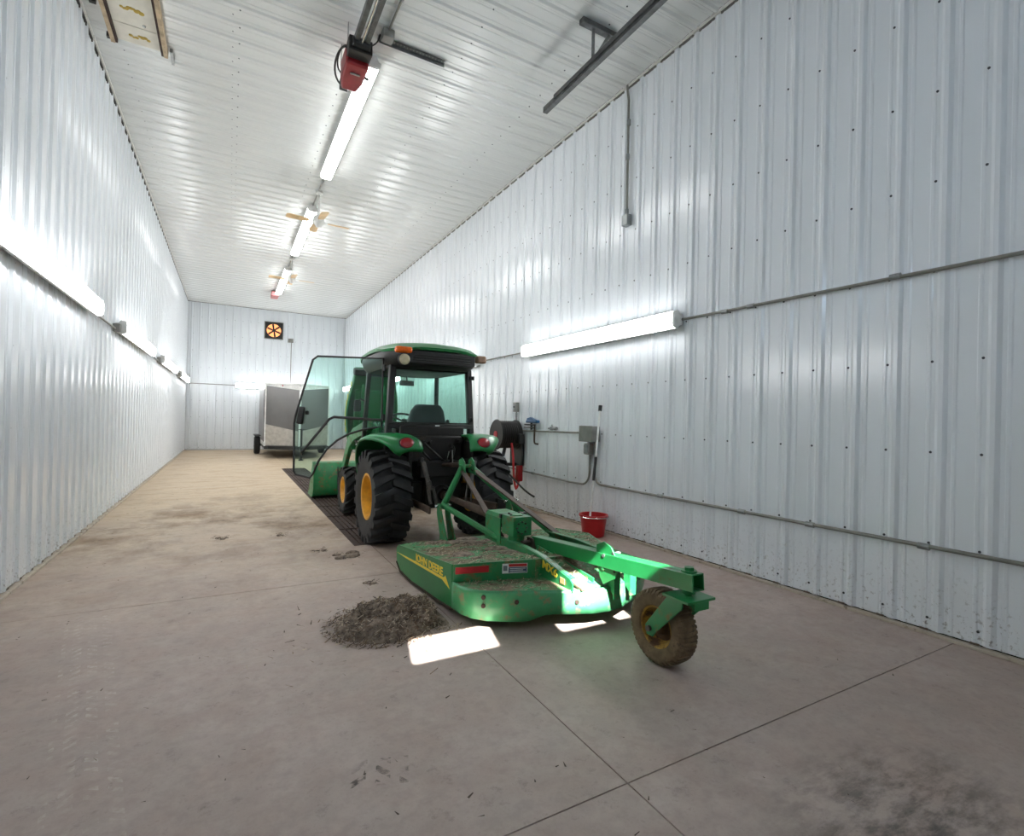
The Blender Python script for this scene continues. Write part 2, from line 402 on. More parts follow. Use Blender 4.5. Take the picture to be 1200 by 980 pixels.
screws([(XR, y, z) for y in ys for z in zs], (-1,0,0), wr)
screws([(XL+.2+k*RIB, YB, z) for k in range(20) for z in zs], (0,-1,0), wb)
screws([(x, y+(.1 if j % 2 else 0), ZC) for y in ys for j, x in enumerate((-1.25, -.07, .0, 1.2, 2.42, 3.64))], (0,0,-1), ce)
# trims: floor rails, ceiling rails with dark strips painting the shaded gaps between the ribs
def rail(name, a, b, mat): return struct(MB().box(a, b).build(name, mat, smooth=0, bevel=.004))
rail('baseboard_left', (XL-T, YF, 0), (XL+.04, YB, .024), M_base)
rail('baseboard_right', (XR-.04, YF, 0), (XR+T, YB, .024), M_base)
rail('baseboard_back', (XL+.05, YB-.03, 0), (XR-.05, YB+T, .022), M_trim)
t1 = rail('trim_1', (XL-T, YF, ZC-.032), (XL+.035, YB-.03, ZC-.006), M_trim)
t2 = rail('trim_2', (XR-.035, YF, ZC-.032), (XR+T, YB-.03, ZC-.006), M_trim)
rail('trim_3', (XL+.04, YB-.03, ZC-.03), (XR-.04, YB+T, ZC-.006), M_trim)
rail('trim_4', (XL, YB-.02, .03), (XL+.02, YB, ZC-.05), M_boxg); rail('trim_5', (XR-.02, YB-.02, .03), (XR, YB, ZC-.05), M_boxg)
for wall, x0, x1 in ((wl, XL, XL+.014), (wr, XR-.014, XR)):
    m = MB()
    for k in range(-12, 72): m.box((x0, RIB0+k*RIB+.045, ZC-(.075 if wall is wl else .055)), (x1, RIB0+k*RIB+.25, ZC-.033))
    stuff(m.build('gap_shade_strips', M_gap if wall is wl else M_gap2, wall, smooth=0, fix=False))  # boxes colour in the gap shade, darker along the left wall
for wall, x0, x1 in ((wl, XL, XL+.012), (wr, XR-.012, XR)):
    m = MB()
    for k in range(-12, 72): m.box((x0, RIB0+k*RIB+.05, .027), (x1, RIB0+k*RIB+.10, .04))
    stuff(m.build('rib_end_gap_shade', M_joint, wall, smooth=0, fix=False))  # brown boxes stand for the dark, shaded gaps at the rib feet
# front wall behind the camera: sectional door with two small windows that let the sun in
DY = YF; WW, GAP = .60, .43
tz = 3.0 + 0.0
def win_x(xf, yf): return xf - (yf-DY)*SUN_H.x/SUN_H.y
def win_z(yf): return (yf-DY)/SUN_H.y*math.tan(SUN_EL)
wz0, wz1, wz2 = win_z(2.985), win_z(3.36), win_z(3.58)
w1 = (win_x(1.01, 3.0), win_x(1.60, 3.0)); w2 = (win_x(2.10, 2.95), win_x(2.74, 2.95))
DX0, DX1, DZ = -1.0, 3.6, 5.2
wf = struct(MB().box((XL-.1, DY-.12, -.1), (DX0, DY, ZC+.1)).box((DX1, DY-.12, -.1), (XR+.1, DY, ZC+.1)).box((DX0, DY-.12, DZ), (DX1, DY, ZC+.1)).build('wall_front', M_wall, smooth=0))
dr = struct(empty('door_1', ((DX0+DX1)/2, DY-.03, 0)))
xs = [DX0, w1[0], w1[1], w2[0], w2[1], DX1]; cxd = (DX0+DX1)/2
def dbox(x0, x1, z0, z1): return MB().box((x0-cxd, -.025, z0), (x1-cxd, .02, z1))
zc = [0, .62, 1.24, 1.86, wz0-.13, wz2+.13, 4.0, 4.6, DZ]; zc = sorted(zc)
for a, b in zip(zc, zc[1:]):
    if a < wz0 < b:
        m = dbox(DX0, DX1, a, wz0); t = dbox(w1[0], w1[1], wz1, wz2); m.add(t.v, t.f)
        for p in (dbox(DX0, DX1, wz2, b), dbox(xs[0], xs[1], wz0, wz2), dbox(xs[2], xs[3], wz0, wz2), dbox(xs[4], xs[5], wz0, wz2)): m.add(p.v, p.f)
        m.build('door_section', M_white, dr, smooth=0)
    else: dbox(DX0, DX1, a+.003, b-.003).build('door_section', M_white, dr, smooth=0)
for k, (a, b) in enumerate((w1, w2)):
    wn = struct(empty('window_%d' % (k+1), ((a+b)/2, DY-.03, wz0))); hw = (b-a)/2; hh = (wz1, wz2)[k]-wz0
    m = MB()
    for q in (((-hw-.03, .021, -.03), (hw+.03, .03, 0)), ((-hw-.03, .021, hh), (hw+.03, .03, hh+.03)), ((-hw-.03, .021, 0), (-hw, .03, hh)), ((hw, .021, 0), (hw+.03, .03, hh))): m.box(*q)
    m.build('window_frame', M_white, wn, smooth=0)
    MB().box((-hw, -.004, 0), (hw, .0, hh)).build('pane', M_pane, wn, smooth=0)
# ------------------------------------------------------------------ strip lights
def strip_light(length):
    """lies along Y, back at z=0, lens towards +Z (local)"""
    r = empty('strip_light'); h = length/2
    MB().prism([(-.06, 0), (.06, 0), (.07, .05), (.105, .068), (.105, .09), (-.105, .09), (-.105, .068), (-.07, .05)], -h, h, 'y').build('housing', M_white, r, smooth=0, bevel=.004)
    prof = [(-.094, .085), (-.096, .105), (-.085, .134), (-.06, .144), (.06, .144), (.085, .134), (.096, .105), (.094, .085)]
    MB().prism([(a, b) for a, b in prof], -h+.02, h-.02, 'y').build('diffuser', M_lamp, r, smooth=40)
    for s in (-1, 1):
        MB().prism([(a*1.03, b*1.02) for a, b in prof], s*(h-.022), s*(h+.012), 'y').build('end_cap', M_white, r, smooth=40)
    return r
proto = strip_light(3.45); used = [0]
def lamp(loc, rot, label, group):
    o = proto if not used[0] else copy_tree(proto); used[0] = 1
    o.location = loc; o.rotation_euler = rot; tag(o, label, 'light', group)
def wl_lamp(y0, y1, z): pass
# lens towards: ceiling -Z, left wall +X, right wall -X, back wall -Y
CX = 1.44; cz = ZC - .022
for yc, lb in ((8.07, 'white strip light on the ceiling right behind the red door opener'), (13.2, 'white strip light on the ceiling beside the nearer ceiling fan, second from the red opener'), (18.3, 'short looking white strip light on the ceiling beside the farther ceiling fan')):
    lamp((CX, yc, cz), (0, PI, 0), lb, 'strip lights along the ceiling')
for yc, lb in ((6.2, 'bright strip light on the left wall, the nearest one, cut by the photo edge'), (11.25, 'strip light on the left wall, second from the camera'), (16.4, 'strip light on the left wall, third from the camera'), (21.6, 'strip light on the left wall, farthest one, by the back corner')):
    lamp((XL+.022, yc, 2.76), (PI/2, 0, PI/2), lb, 'strip lights along the left wall')
for yc, lb in ((5.86, 'long white strip light on the right wall above the grey electrical box'), (11.25, 'strip light on the right wall, second one, half hidden behind the tractor cab'), (16.4, 'strip light on the right wall, third one, seen through the open cab door'), (21.6, 'strip light on the right wall, farthest one, by the back corner')):
    lamp((XR-.022, yc, 2.70), (PI/2, 0, -PI/2), lb, 'strip lights along the right wall')
for o in [q for q in S.objects if q.name.startswith('strip_light') and q.parent is None and abs(q.location.z-2.73) < .1]:
    s = 1 if o.location.x < 0 else -1
    # local Y -> world Y, local Z -> +-X
    o.rotation_euler = Matrix(((0, 0, s), (0, 1, 0), (-s, 0, 0))).to_euler()
lamp((1.9, YB-.022, 2.68), Matrix(((0, 1, 0), (0, 0, -1), (-1, 0, 0))).to_euler(), 'strip light across the back wall above the grey trailer', None)
# ------------------------------------------------------------------ conduits
def conduit(label, runs, r=.014, coup=(), mat=M_cond, cat='conduit', group=None):
    base = Vector(runs[0][0]); o = empty('conduit', base); tag(o, label, cat, group)
    for pts in runs: MB().tube([Vector(p)-base for p in pts], r, 10).build('pipe', mat, o)
    for p, d in coup:
        d = Vector(d).normalized(); p = Vector(p)-base; MB().cyl(p-d*.035, p+d*.035, r*1.55).build('coupling', M_galv, o)
    return o
xr = XR-.045; xl = XL+.045
conduit('grey conduit high on the right wall between the nearest strip light and the photo edge', [[(xr, 4.12, 2.70), (xr, -.3, 2.66)]], .015, [((xr, y, 2.69), (0,1,0)) for y in (3.55, 3.25, 2.0, .9)])
conduit('grey conduit on the right wall between the first and second strip light', [[(xr, 7.6, 2.70), (xr, 9.5, 2.70)]], .013, [((xr, 8.6, 2.7), (0,1,0))])
conduit('grey conduit on the right wall between the second and third strip light', [[(xr, 13.0, 2.70), (xr, 14.65, 2.70)]], .013)
conduit('grey conduit low on the right wall running from the electrical box to the photo edge', [[(xr, 5.64, 1.224), (xr, 5.64, .85)] + arc((xr, 5.50, .78), .14, 0, -PI/2, 6, 'yz')[1:] + [(xr, 5.38, .64), (xr, -.3, .655)]], .0155, [((xr, y, .645), (0,1,0)) for y in (4.4, 3.3, 2.62, 1.78, .8)])
conduit('grey conduit bending from below the electrical box towards the back along the right wall', [[(xr, 5.76, 1.038), (xr, 5.76, .78)] + arc((xr, 5.94, .78), .18, PI, 1.5*PI, 6, 'yz')[1:] + [(xr, 6.3, .60), (xr, 9.2, .66)]], .0145, [((xr, 7.3, .62), (0,1,0))])
conduit('grey conduit on the right wall linking the small switch box to the electrical box', [[(xr, 7.9, 1.653), (xr, 7.9, 1.38)] + [(xr, 7.86, 1.335), (xr, 7.8, 1.325), (xr, 6.05, 1.345)]], .014, [((xr, 7.9, 1.6), (0,0,1))])
c = conduit('vertical grey conduit on the upper right wall dropping from the ceiling to a small box', [[(xr-.02, 5.12, ZC-.05), (xr-.02, 5.12, 5.9), (xr, 5.11, 5.75), (xr, 5.10, 4.23)]], .016, [((xr, 5.1, 5.45), (0,0,1)), ((xr, 5.1, 4.27), (0,0,1)), ((xr, 5.105, 5.0), (0,0,1))])
def add_box(parent, name, c, d, mat=M_boxg, bev=.006):
    return MB().cbox(Vector(c)-parent.location, d).build(name, mat, parent, bevel=bev)
add_box(c, 'junction_box', (XR-.045, 5.1, 4.16), (.085, .11, .14), M_galv)
for a, b, lb in ((7.95, 9.5, 'first and second'), (13.0, 14.65, 'second and third'), (18.15, 19.85, 'third and farthest')):
    c = conduit('thin grey conduit on the left wall between the %s strip lights' % lb, [[(xl, a, 2.72), (xl, b, 2.72)]], .013)
    add_box(c, 'junction_box', (XL+.06, b-.06, 2.735), (.09, .09, .12))
conduit('thin grey conduit on the back wall left of the back strip light', [[(XL+.05, YB-.033, 2.68), (.15, YB-.033, 2.68)]], .014)
c = conduit('vertical grey conduit on the back wall below the exhaust fan', [[(2.27, YB-.033, 4.68), (2.27, YB-.033, 2.8)]], .014)
add_box(c, 'junction_box', (2.24, YB-.05, 4.72), (.2, .09, .16))
cc = ZC-.04
conduit('grey conduit on the ceiling between the first and second ceiling strip lights', [[(CX, 9.82, cc), (CX, 10.66, cc)], [(CX, 10.84, cc), (CX, 11.45, cc)]], .014, [((CX, 10.2, cc), (0,1,0))])
conduit('grey conduit on the ceiling between the second and third ceiling strip lights', [[(CX, 14.95, cc), (CX, 15.63, cc)], [(CX, 15.81, cc), (CX, 16.55, cc)]], .014)
c = conduit('grey conduit on the ceiling running to the junction box beside the red opener', [[(1.50, -.4, cc), (1.50, 5.80, cc)]], .014, [((1.5, 5.3, cc), (0,1,0))])
add_box(c, 'junction_box', (1.50, 5.87, ZC-.07), (.13, .13, .1))
# ------------------------------------------------------------------ things on the ceiling
ang = tag(empty('slotted_angle', (1.84, 6.0, ZC-.022)), 'perforated grey steel angle across the ceiling beside the red door opener', 'bracket')
m = MB()
for k in range(21):
    x0 = -.42 + k*.04; m.box((x0, -.035, -.006), (x0+.028, .035, 0))
m.box((-.42, -.035, -.006), (.42, -.014, 0)).box((-.42, .014, -.006), (.42, .035, 0)).box((-.42, .03, -.045), (.42, .036, 0))
m.build('slotted_bar', M_galv, ang, smooth=0)
# red garage door opener with its double rail
OX, OY, OZ = 1.20, 6.02, 5.73
op = tag(empty('door_opener', (OX, OY, OZ)), 'dark red garage door opener hanging from the ceiling with a steel rail', 'door opener')
MB().prism([(-.13, 0), (.13, 0), (.13, .34), (.09, .53), (-.09, .53), (-.13, .34)], -.17, .06).build('housing', M_opred, op, bevel=.025, seg=3)
MB().box((-.05, .15, -.182), (.06, .175, -.168)).build('badge', M_galv, op)
MB().box((-.10, .51, -.15), (.0, .60, -.03)).build('rear_cap', M_black, op, bevel=.01)
m = MB().box((-.13, -.16, -.11), (.13, .0, .05)).cyl((-.1, -.17, -.03), (.1, -.17, -.03), .05); m.build('chain_sprocket_cover', M_black, op, bevel=.01)
for sx in (-.055, .055): MB().box((sx-.028, -6.0, -.035), (sx+.028, -.12, .03)).build('rail', M_track, op, bevel=.004)
MB().tube([(0, -6.0, -.045), (0, -.16, -.045)], .012, 6).build('chain', M_chrome, op)
for sx in (-1, 1):
    for yy in (-.05, .35): MB().beam((sx*.125, yy, 0), (sx*.125, yy, ZC-OZ-.019), .035, .006, (1,0,0)).build('hanger_strap', M_galv, op, smooth=0)
m = MB().tube(bez((-.13, .0, .0), (-.2, .05, .05), (-.26, .42, -.06), (-.10, .55, -.1)), .012, 8).tube(bez((-.12, .02, .03), (-.18, .1, .1), (-.22, .42, -.02), (-.08, .5, .0)), .009, 8)
m.tube(bez((.1, -.1, .02), (.17, -.14, .05), (.2, -.12, .1), (.22, -.12, .2)), .008, 8); m.build('cable', M_hose, op)
MB().cyl((.14, .28, -.1), (.19, .30, -.1), .018).build('pull_knob', M_black, op)
# horizontal door track on the right with its hanger
tr = tag(empty('door_track', (3.46, 4.55, 5.5)), 'grey overhead door track hanging under the ceiling near the right wall', 'door track')
MB().prism([(-.03, -.035), (.03, -.035), (.03, -.025), (-.02, -.025), (-.02, .025), (.03, .025), (.03, .035), (-.03, .035)], -5.0, .98, 'y').build('rail', M_track, tr, smooth=0)
MB().box((-.045, -5.0, .0), (-.032, .72, .05)).build('backing_angle', M_track, tr, smooth=0)
MB().box((-.17, -.04, .405), (.32, .04, .465)).build('ceiling_strut', M_track, tr, bevel=.006)
m = MB().beam((0, 0, .03), (0, 0, .42), .04, .008, (0,1,0)).beam((0, -.01, .03), (.22, -.01, .42), .04, .008, (0,1,0)); m.build('hanger', M_galv, tr, smooth=0)
# insulated ceiling hatch, far left
ha = tag(empty('ceiling_hatch', (-1.05, 6.95, ZC-.022)), 'wood framed ceiling hatch with two pale insulation boards by the left wall', 'hatch')
hx, hy0, hy1 = .26, -.75, .66
for sx in (-1, 1): MB().box((sx*hx-.022, hy0, -.09), (sx*hx+.022, hy1, 0)).build('side_board', M_woodf, ha, bevel=.004)
for sx in (-1, 1): MB().box((sx*(hx-.034)-.012, hy0, -.085), (sx*(hx-.034)+.011, hy1-.01, -.0)).build('edge_strip', M_rust, ha, smooth=0)
MB().box((-hx+.022, hy0, -.04), (hx-.022, .30, -.012)).build('insulation_board', M_foamb, ha, bevel=.004)
MB().box((-hx+.022, .31, -.04), (hx-.022, hy1-.02, -.012)).build('insulation_board', M_foamb, ha, bevel=.004)
for n_, (fx, fy, nb) in enumerate(((.0, .02, 9), (.02, .48, 7))):
    m = MB()
    for k in range(nb): m.ball((fx-.09+.2*k/nb, fy+R.uniform(-.03, .03), -.042), R.uniform(.016, .03), 6, (1, 1, .5))
    m.build('foam_bead', M_foam, ha)
for x, y in ((-hx-.03, hy1), (hx-.02, hy1), (hx-.0, hy0+.42), (-hx-.09, .1)): MB().box((x-.03, y-.05, -.06), (x+.03, y, -.005)).build('latch', M_dark, ha)
MB().beam((hx+.06, hy1-.1, -.03), (hx+.06, hy1+.16, -.03), .03, .05).build('hinge_bar', M_galv, ha)
MB().ball((.09, .23, -.045), .018, 8).build('knob', M_chrome, ha)
# ceiling fans
def fan():
    r = empty('ceiling_fan')
    MB().lathe([(.0001, -.022), (.07, -.022), (.075, -.06), (.03, -.09), (.0001, -.09)], 'z', 20).build('canopy', M_white, r)
    MB().cyl((0,0,-.08), (0,0,-.53), .014).build('downrod', M_white, r)
    MB().lathe([(.0001, -.50), (.06, -.50), (.105, -.54), (.11, -.64), (.08, -.68), (.04, -.73), (.0001, -.74)], 'z', 24).build('motor', M_white, r)
    for k in range(4):
        a = k*PI/2; T_ = Matrix.Rotation(a, 4, 'Z')
        o = MB().prism([(.18, -.05), (.24, -.065), (.55, -.08), (.60, -.05), (.60, .05), (.55, .08), (.24, .065), (.18, .05)], -.008, .004, M=T_ @ Matrix.Translation((0,0,-.625)) @ Matrix.Rotation(.2, 4, 'X')).build('blade', M_wood, r)
        MB().beam(T_ @ Vector((.09, 0, -.625)), T_ @ Vector((.24, 0, -.625)), .035, .01).build('blade_arm', M_white, o)
    return r
f1 = fan(); f1.location = (1.46, 10.75, ZC); f1.rotation_euler.z = .08; tag(f1, 'white ceiling fan with pale wood blades, the nearer of the two', 'ceiling fan', 'ceiling fans')
f2 = copy_tree(f1); f2.location = (1.46, 15.72, ZC); f2.rotation_euler.z = .03; tag(f2, 'white ceiling fan with pale wood blades, the farther one towards the back', 'ceiling fan', 'ceiling fans')
o2 = tag(empty('far_door_opener', (1.33, 20.3, ZC-.022)), 'small pinkish red unit on the ceiling behind the farthest strip light', 'opener')  # second, smaller door opener at the far end of the ceiling
MB().box((-.12, -.3, -.22), (.12, .3, -.05)).build('housing', plain('faded_red', 'b06a6a', .5), o2, bevel=.02)
for s in (-1, 1): MB().box((s*.1-.015, -.1, -.06), (s*.1+.015, .1, 0)).build('hanger', M_galv, o2)
# exhaust fan in the back wall
ex = tag(empty('exhaust_fan', (1.57, YB-.002, 5.09)), 'square dark exhaust fan glowing orange high on the back wall', 'exhaust fan')
hs = .34; m = MB()
n = 32
for k in range(n):   # square plate with round hole
    a0, a1 = 2*PI*k/n, 2*PI*(k+1)/n
    def sq(a):
        c, s_ = math.cos(a), math.sin(a); q = max(abs(c), abs(s_)); return (hs*c/q, hs*s_/q)
    o0, o1 = sq(a0), sq(a1); i0, i1 = (.28*math.cos(a0), .28*math.sin(a0)), (.28*math.cos(a1), .28*math.sin(a1))
    m.prism([o0, o1, i1, i0], -.09, -.03, 'y')
m.build('shroud', M_black, ex, smooth=0)
m = MB()
for s_ in (-1, 1): m.box((s_*.35-.02, -.07, -.37), (s_*.35+.02, -.022, .37)).box((-.37, -.07, s_*.35-.02), (.37, -.022, s_*.35+.02))
m.build('frame', M_boxg, ex, smooth=0)
MB().cyl((0, -.024, 0), (0, -.026, 0), .28, n=32).build('shutter', M_fanlit, ex)
for k in range(6):
    a = k*PI/3 + .3
    MB().prism([(.04, -.03), (.27, -.055), (.27, .02), (.04, .03)], -.07, -.06, 'y', M=Matrix.Rotation(a, 4, 'Y')).build('blade', M_dark, ex)
MB().cyl((0, -.1, 0), (0, -.04, 0), .06).build('hub', M_black, ex)
# ------------------------------------------------------------------ things on the right wall
sw = tag(empty('switch_box', (XR-.023, 7.9, 1.74)), 'small grey switch box with short conduit on the right wall behind the hose reel', 'switch box')
MB().box((-.07, -.055, -.085), (0, .055, .085)).build('box', M_boxg, sw, bevel=.008)
MB().box((-.076, -.035, -.06), (-.069, .035, .06)).build('cover_plate', M_galv, sw, bevel=.003)
MB().box((-.09, -.008, -.012), (-.075, .008, .016)).build('toggle', M_black, sw)
eb = tag(empty('electrical_box', (XR-.023, 5.70, 1.33)), 'grey electrical box with a smaller outlet box below it on the right wall', 'electrical box')
MB().box((-.14, -.13, -.10), (0, .16, .115)).build('enclosure', M_boxg, eb, bevel=.01)
MB().box((-.147, -.135, -.105), (-.138, .165, .12)).build('cover', M_cond, eb, bevel=.004)
MB().box((-.09, -.0, -.29), (0, .12, -.13)).build('outlet_box', M_boxg, eb, bevel=.012)
MB().box((-.105, .015, -.27), (-.088, .105, -.15)).build('outlet_cover', M_galv, eb, bevel=.006)
MB().cyl((-.045, .06, -.14), (-.045, .06, -.09), .022).build('nipple', M_galv, eb)
# clamp tool resting on the conduit
cg = tag(empty('clamp_tool', (XR-.06, 7.30, 1.345)), 'blue and black bar tools with a bent pipe handle resting on the wall conduit', 'tool')
MB().box((-.05, -.17, .12), (.03, .17, .17)).build('blue_body', M_blue, cg, bevel=.015)
MB().prism([(-.17, .15), (.17, .15), (.17, .2), (.05, .22), (-.1, .17)], -.03, .02, 'x').build('blue_grip', M_blue, cg, bevel=.008)
MB().cyl((-.02, -.1, .09), (-.02, .24, .09), .012).build('bar', M_black, cg); MB().cyl((-.02, -.1, .04), (-.02, .26, .045), .01).build('bar', M_darkg, cg)
MB().cyl((.0, .05, .004), (.0, .05, .13), .02).build('post', M_black, cg)
MB().tube([(-.03, -.10, .10), (-.03, -.10, -.18), (-.03, -.115, -.215), (-.03, -.15, -.225), (-.03, -.21, -.225)], .016, 8).build('bent_pipe', M_brown, cg)
ft = tag(empty('hose_fitting', (XR-.05, 6.72, 1.359)), 'small metal hose fitting lying on the wall conduit beside the blue tool', 'fitting')
MB().lathe([(.02, -.12), (.03, -.11), (.03, -.06), (.02, -.055), (.02, .0), (.033, .005), (.033, .05), (.016, .055), (.016, .12)], 'y', 12, (0, 0, .03)).build('body', M_galv, ft)
MB().cyl((0, .02, .05), (0, .02, .09), .012).build('stem', M_chrome, ft)
# hose reel
hr = tag(empty('hose_reel', (4.262, 7.85, 1.25)), 'black hose reel with red hose loop on a bracket on the right wall', 'hose reel')
for s in (-1, 1): MB().lathe([(.0001, s*.19-.012), (.25, s*.19-.012), (.265, s*.19), (.25, s*.19+.012), (.0001, s*.19+.012)], 'x', 28).build('flange', M_black, hr)
m = MB()
for k in range(9): m.lathe([(.14, -.18+k*.04), (.225, -.175+k*.04), (.242, -.16+k*.04), (.225, -.145+k*.04), (.14, -.14+k*.04)], 'x', 24, cap=False)
m.build('wound_hose', M_hose, hr)
MB().box((.10, -.30, -.16), (.21, -.05, .02)).build('guide', M_black, hr, bevel=.015)
MB().cyl((-.215, 0, 0), (-.19, 0, 0), .06).build('hub', M_hred, hr)
m = MB().tube([(-.02, .0, -.24), (-.06, -.02, -.36), (-.16, -.02, -.37), (-.18, -.02, -.43), (-.18, -.02, -.52), (.23, -.02, -.53)], .032, 8).box((.20, -.2, -.54), (.255, .2, .0)).beam((.19, 0, -.0), (.24, 0, 0), .1, .1)
m.build('bracket', M_black, hr)
MB().tube(bez((.0, -.20, -.14), (.04, -.26, -.4), (.0, -.26, -.75), (.08, -.26, -.93), 12) + bez((.08, -.26, -.93), (.13, -.26, -.88), (.13, -.26, -.78), (.13, -.26, -.7), 8)[1:], .02, 8).build('red_hose', M_hred, hr)
MB().box((.085, -.31, -.80), (.185, -.20, -.52)).build('spray_handle', M_redl, hr, bevel=.02)
m = MB().tube(bez((-.18, -.06, -.55), (.0, -.10, -.58), (.0, -.5, -.9), (.15, -.75, -1.0)), .016, 8).tube(bez((.12, -.1, .0), (.18, -.3, -.1), (.16, -.34, -.35), (.14, -.28, -.55)), .014, 8)
m.build('black_hose', M_hose, hr)
# mop bucket with a long handled brush
BX, BY = 4.24, 5.33
bk = tag(empty('bucket', (BX, BY, 0)), 'red plastic bucket on the floor by the right wall', 'bucket')
MB().lathe([(.0001, 0), (.135, 0), (.145, .01), (.175, .255), (.178, .26), (.192, .262), (.192, .285), (.172, .285), (.135, .02), (.0001, .02)], 'z', 32).build('body', M_red, bk)
MB().prism([(-.05, .185), (.05, .185), (.03, .215), (-.03, .215)], .25, .28).build('spout', M_red, bk, bevel=.006)
MB().tube(arc((0, 0, .26), .2, PI*1.02, PI*1.98, 12, 'xy'), .006, 6).build('bail', M_chrome, bk)
bp = Vector((BX-.06, BY+.02, .035)); tp = Vector((XR-.06, 5.53, 1.735))
po = tag(empty('brush_pole', bp), 'long white pole with black grip standing in the red bucket', 'pole')
d = tp-bp
MB().cyl((0,0,0), d, .0125).build('shaft', M_pole, po); MB().cyl(d*.40, d*.585, .019).build('grip', M_black, po)
MB().cyl(d*.955, d*1.0, .026).build('end_knob', M_black, po)
MB().cyl(d*.0, d*.03, .03).build('tip', M_black, po)
# ------------------------------------------------------------------ drain grate in the floor
gr = tag(empty('drain_grate', (G0, GY0, 0)), 'long rusty brown floor drain grate under the tractor', 'drain grate')
GW = G1-G0
MB().box((0, 0, -.099), (GW, GY1-GY0, -.06)).build('channel_floor', M_rust, gr, smooth=0)
m = MB().box((.006, .03, -.05), (.03, .945, -.003)).box((GW-.03, .03, -.05), (GW-.006, .945, -.003)).box((.03, .03, -.05), (GW-.03, .05, -.003)).box((.03, .925, -.05), (GW-.03, .945, -.003))
for k in range(9): m.box((.033+.0615*k, .05, -.04), (.033+.0615*k+.044, .925, -.005))
for k in range(4): m.box((.03, .2+k*.19, -.03), (GW-.03, .212+k*.19, -.006))
gm = m.mesh('grate_section', M_rust, 0, fix=False)
for k in range(10): inst(gm, 'grate_section', gr, (0, .0+k*.95, 0))
# ------------------------------------------------------------------ tractor
TX, TY = 2.28, 6.10
tc = tag(empty('tractor', (TX, TY, 0)), 'green compact tractor with glass cab, yellow wheels and front loader', 'tractor')
def tyre(Rr, W, rim, nl, lug_h, lug_w, sweep, mat, seg=56):
    """tyre about the x axis at the origin, with swept bar lugs"""
    m = MB(); b = Rr-lug_h
    prof = [(rim-.01, -W*.36), (rim+.01, -W*.42), (rim+(b-rim)*.45, -W*.5), (b-.05*Rr, -W*.49), (b-.012*Rr, -W*.42), (b, -W*.25), (b+.004, 0),
            (b, W*.25), (b-.012*Rr, W*.42), (b-.05*Rr, W*.49), (rim+(b-rim)*.45, W*.5), (rim+.01, W*.42), (rim-.01, W*.36)]
    vs = []; n = seg
    m.lathe(prof, 'x', seg, cap=False)
    for s in (-1, 1):
        for i in range(nl):
            a0 = 2*PI*(i + (.5 if s > 0 else 0))/nl; rows = []
            for t in (0, .3, .62, .88, 1.0, 1.06):
                x = s*(-.03*W + t*.53*W); x = max(-.51*W, min(.51*W, x))
                an = a0 + sweep*(t**1.15); top = Rr if t < .9 else (Rr-.018*Rr/.5*.5 if t < 1.03 else b-.09*Rr)
                bot = b-.02 if t < .9 else b-.1*Rr
                hw = lug_w/Rr*(.5+.12*t)
                row = []
                for da, rr in ((-hw*1.25, bot), (-hw, top), (hw, top), (hw*1.25, bot)):
                    row.append((x, math.cos(an+da)*rr, math.sin(an+da)*rr))
                rows.append(row)
            m.grid(rows)
            m.add(rows[0], [(0, 1, 2, 3)]); m.add(rows[-1], [(3, 2, 1, 0)])
    return m
def rim_mesh(rim, W, out, deep, hub):
    m = MB(); o = out
    prof = [(rim-.012, -o*W*.37), (rim+.012, -o*W*.40), (rim-.012, -o*W*.3), (rim-.05, 0), (rim-.03, o*W*.3), (rim+.012, o*W*.42), (rim+.014, o*W*.44), (rim-.01, o*W*.43),
            (rim-.035, o*W*.30), (rim-.06, o*(W*.42-deep)), (rim-.13*rim/.3-.02, o*(W*.42-deep-.02)), (hub*1.9, o*(W*.42-deep+.01)), (hub*1.6, o*(W*.42-deep+.03)), (hub*1.0, o*(W*.42-deep+.035)), (hub*.9, o*(W*.42-deep+.07)), (.0001, o*(W*.42-deep+.075))]
    return m.lathe(prof, 'x', 40)
RA, FA = 0.0, 2.05
tr_me = tyre(.555, .43, .262, 21, .045, .060, .17, M_rub).mesh('rear_tyre', M_rub, 30)
tf_me = tyre(.36, .27, .19, 15, .03, .046, .34, M_rub).mesh('front_tyre', M_rub, 30)
for s in (-1, 1):
    t = inst(tr_me, 'rear_tyre', tc, (s*.65, RA, .555), (0, 0, 0)); t.rotation_euler = (.1*s, 0, 0)
    rim = rim_mesh(.262, .43, s, .19, .085).build('rim', M_yellow, t)
    m = MB()
    for k in range(8): a = k*PI/4; m.cyl((s*(.43*.42-.21), math.cos(a)*.125, math.sin(a)*.125), (s*(.43*.42-.165), math.cos(a)*.125, math.sin(a)*.125), .013, n=6)
    m.build('wheel_bolts', M_darkg, t)
    t = inst(tf_me, 'front_tyre', tc, (s*.60, FA, .36)); t.rotation_euler = (.05, 0, 0)
    rim_mesh(.19, .27, s, .10, .06).build('rim', M_yellow, t)
    m = MB()
    for k in range(6): a = k*PI/3; m.cyl((s*(.27*.42-.12), math.cos(a)*.09, math.sin(a)*.09), (s*(.27*.42-.075), math.cos(a)*.09, math.sin(a)*.09), .012, n=6)
    m.build('wheel_bolts', M_darkg, t)
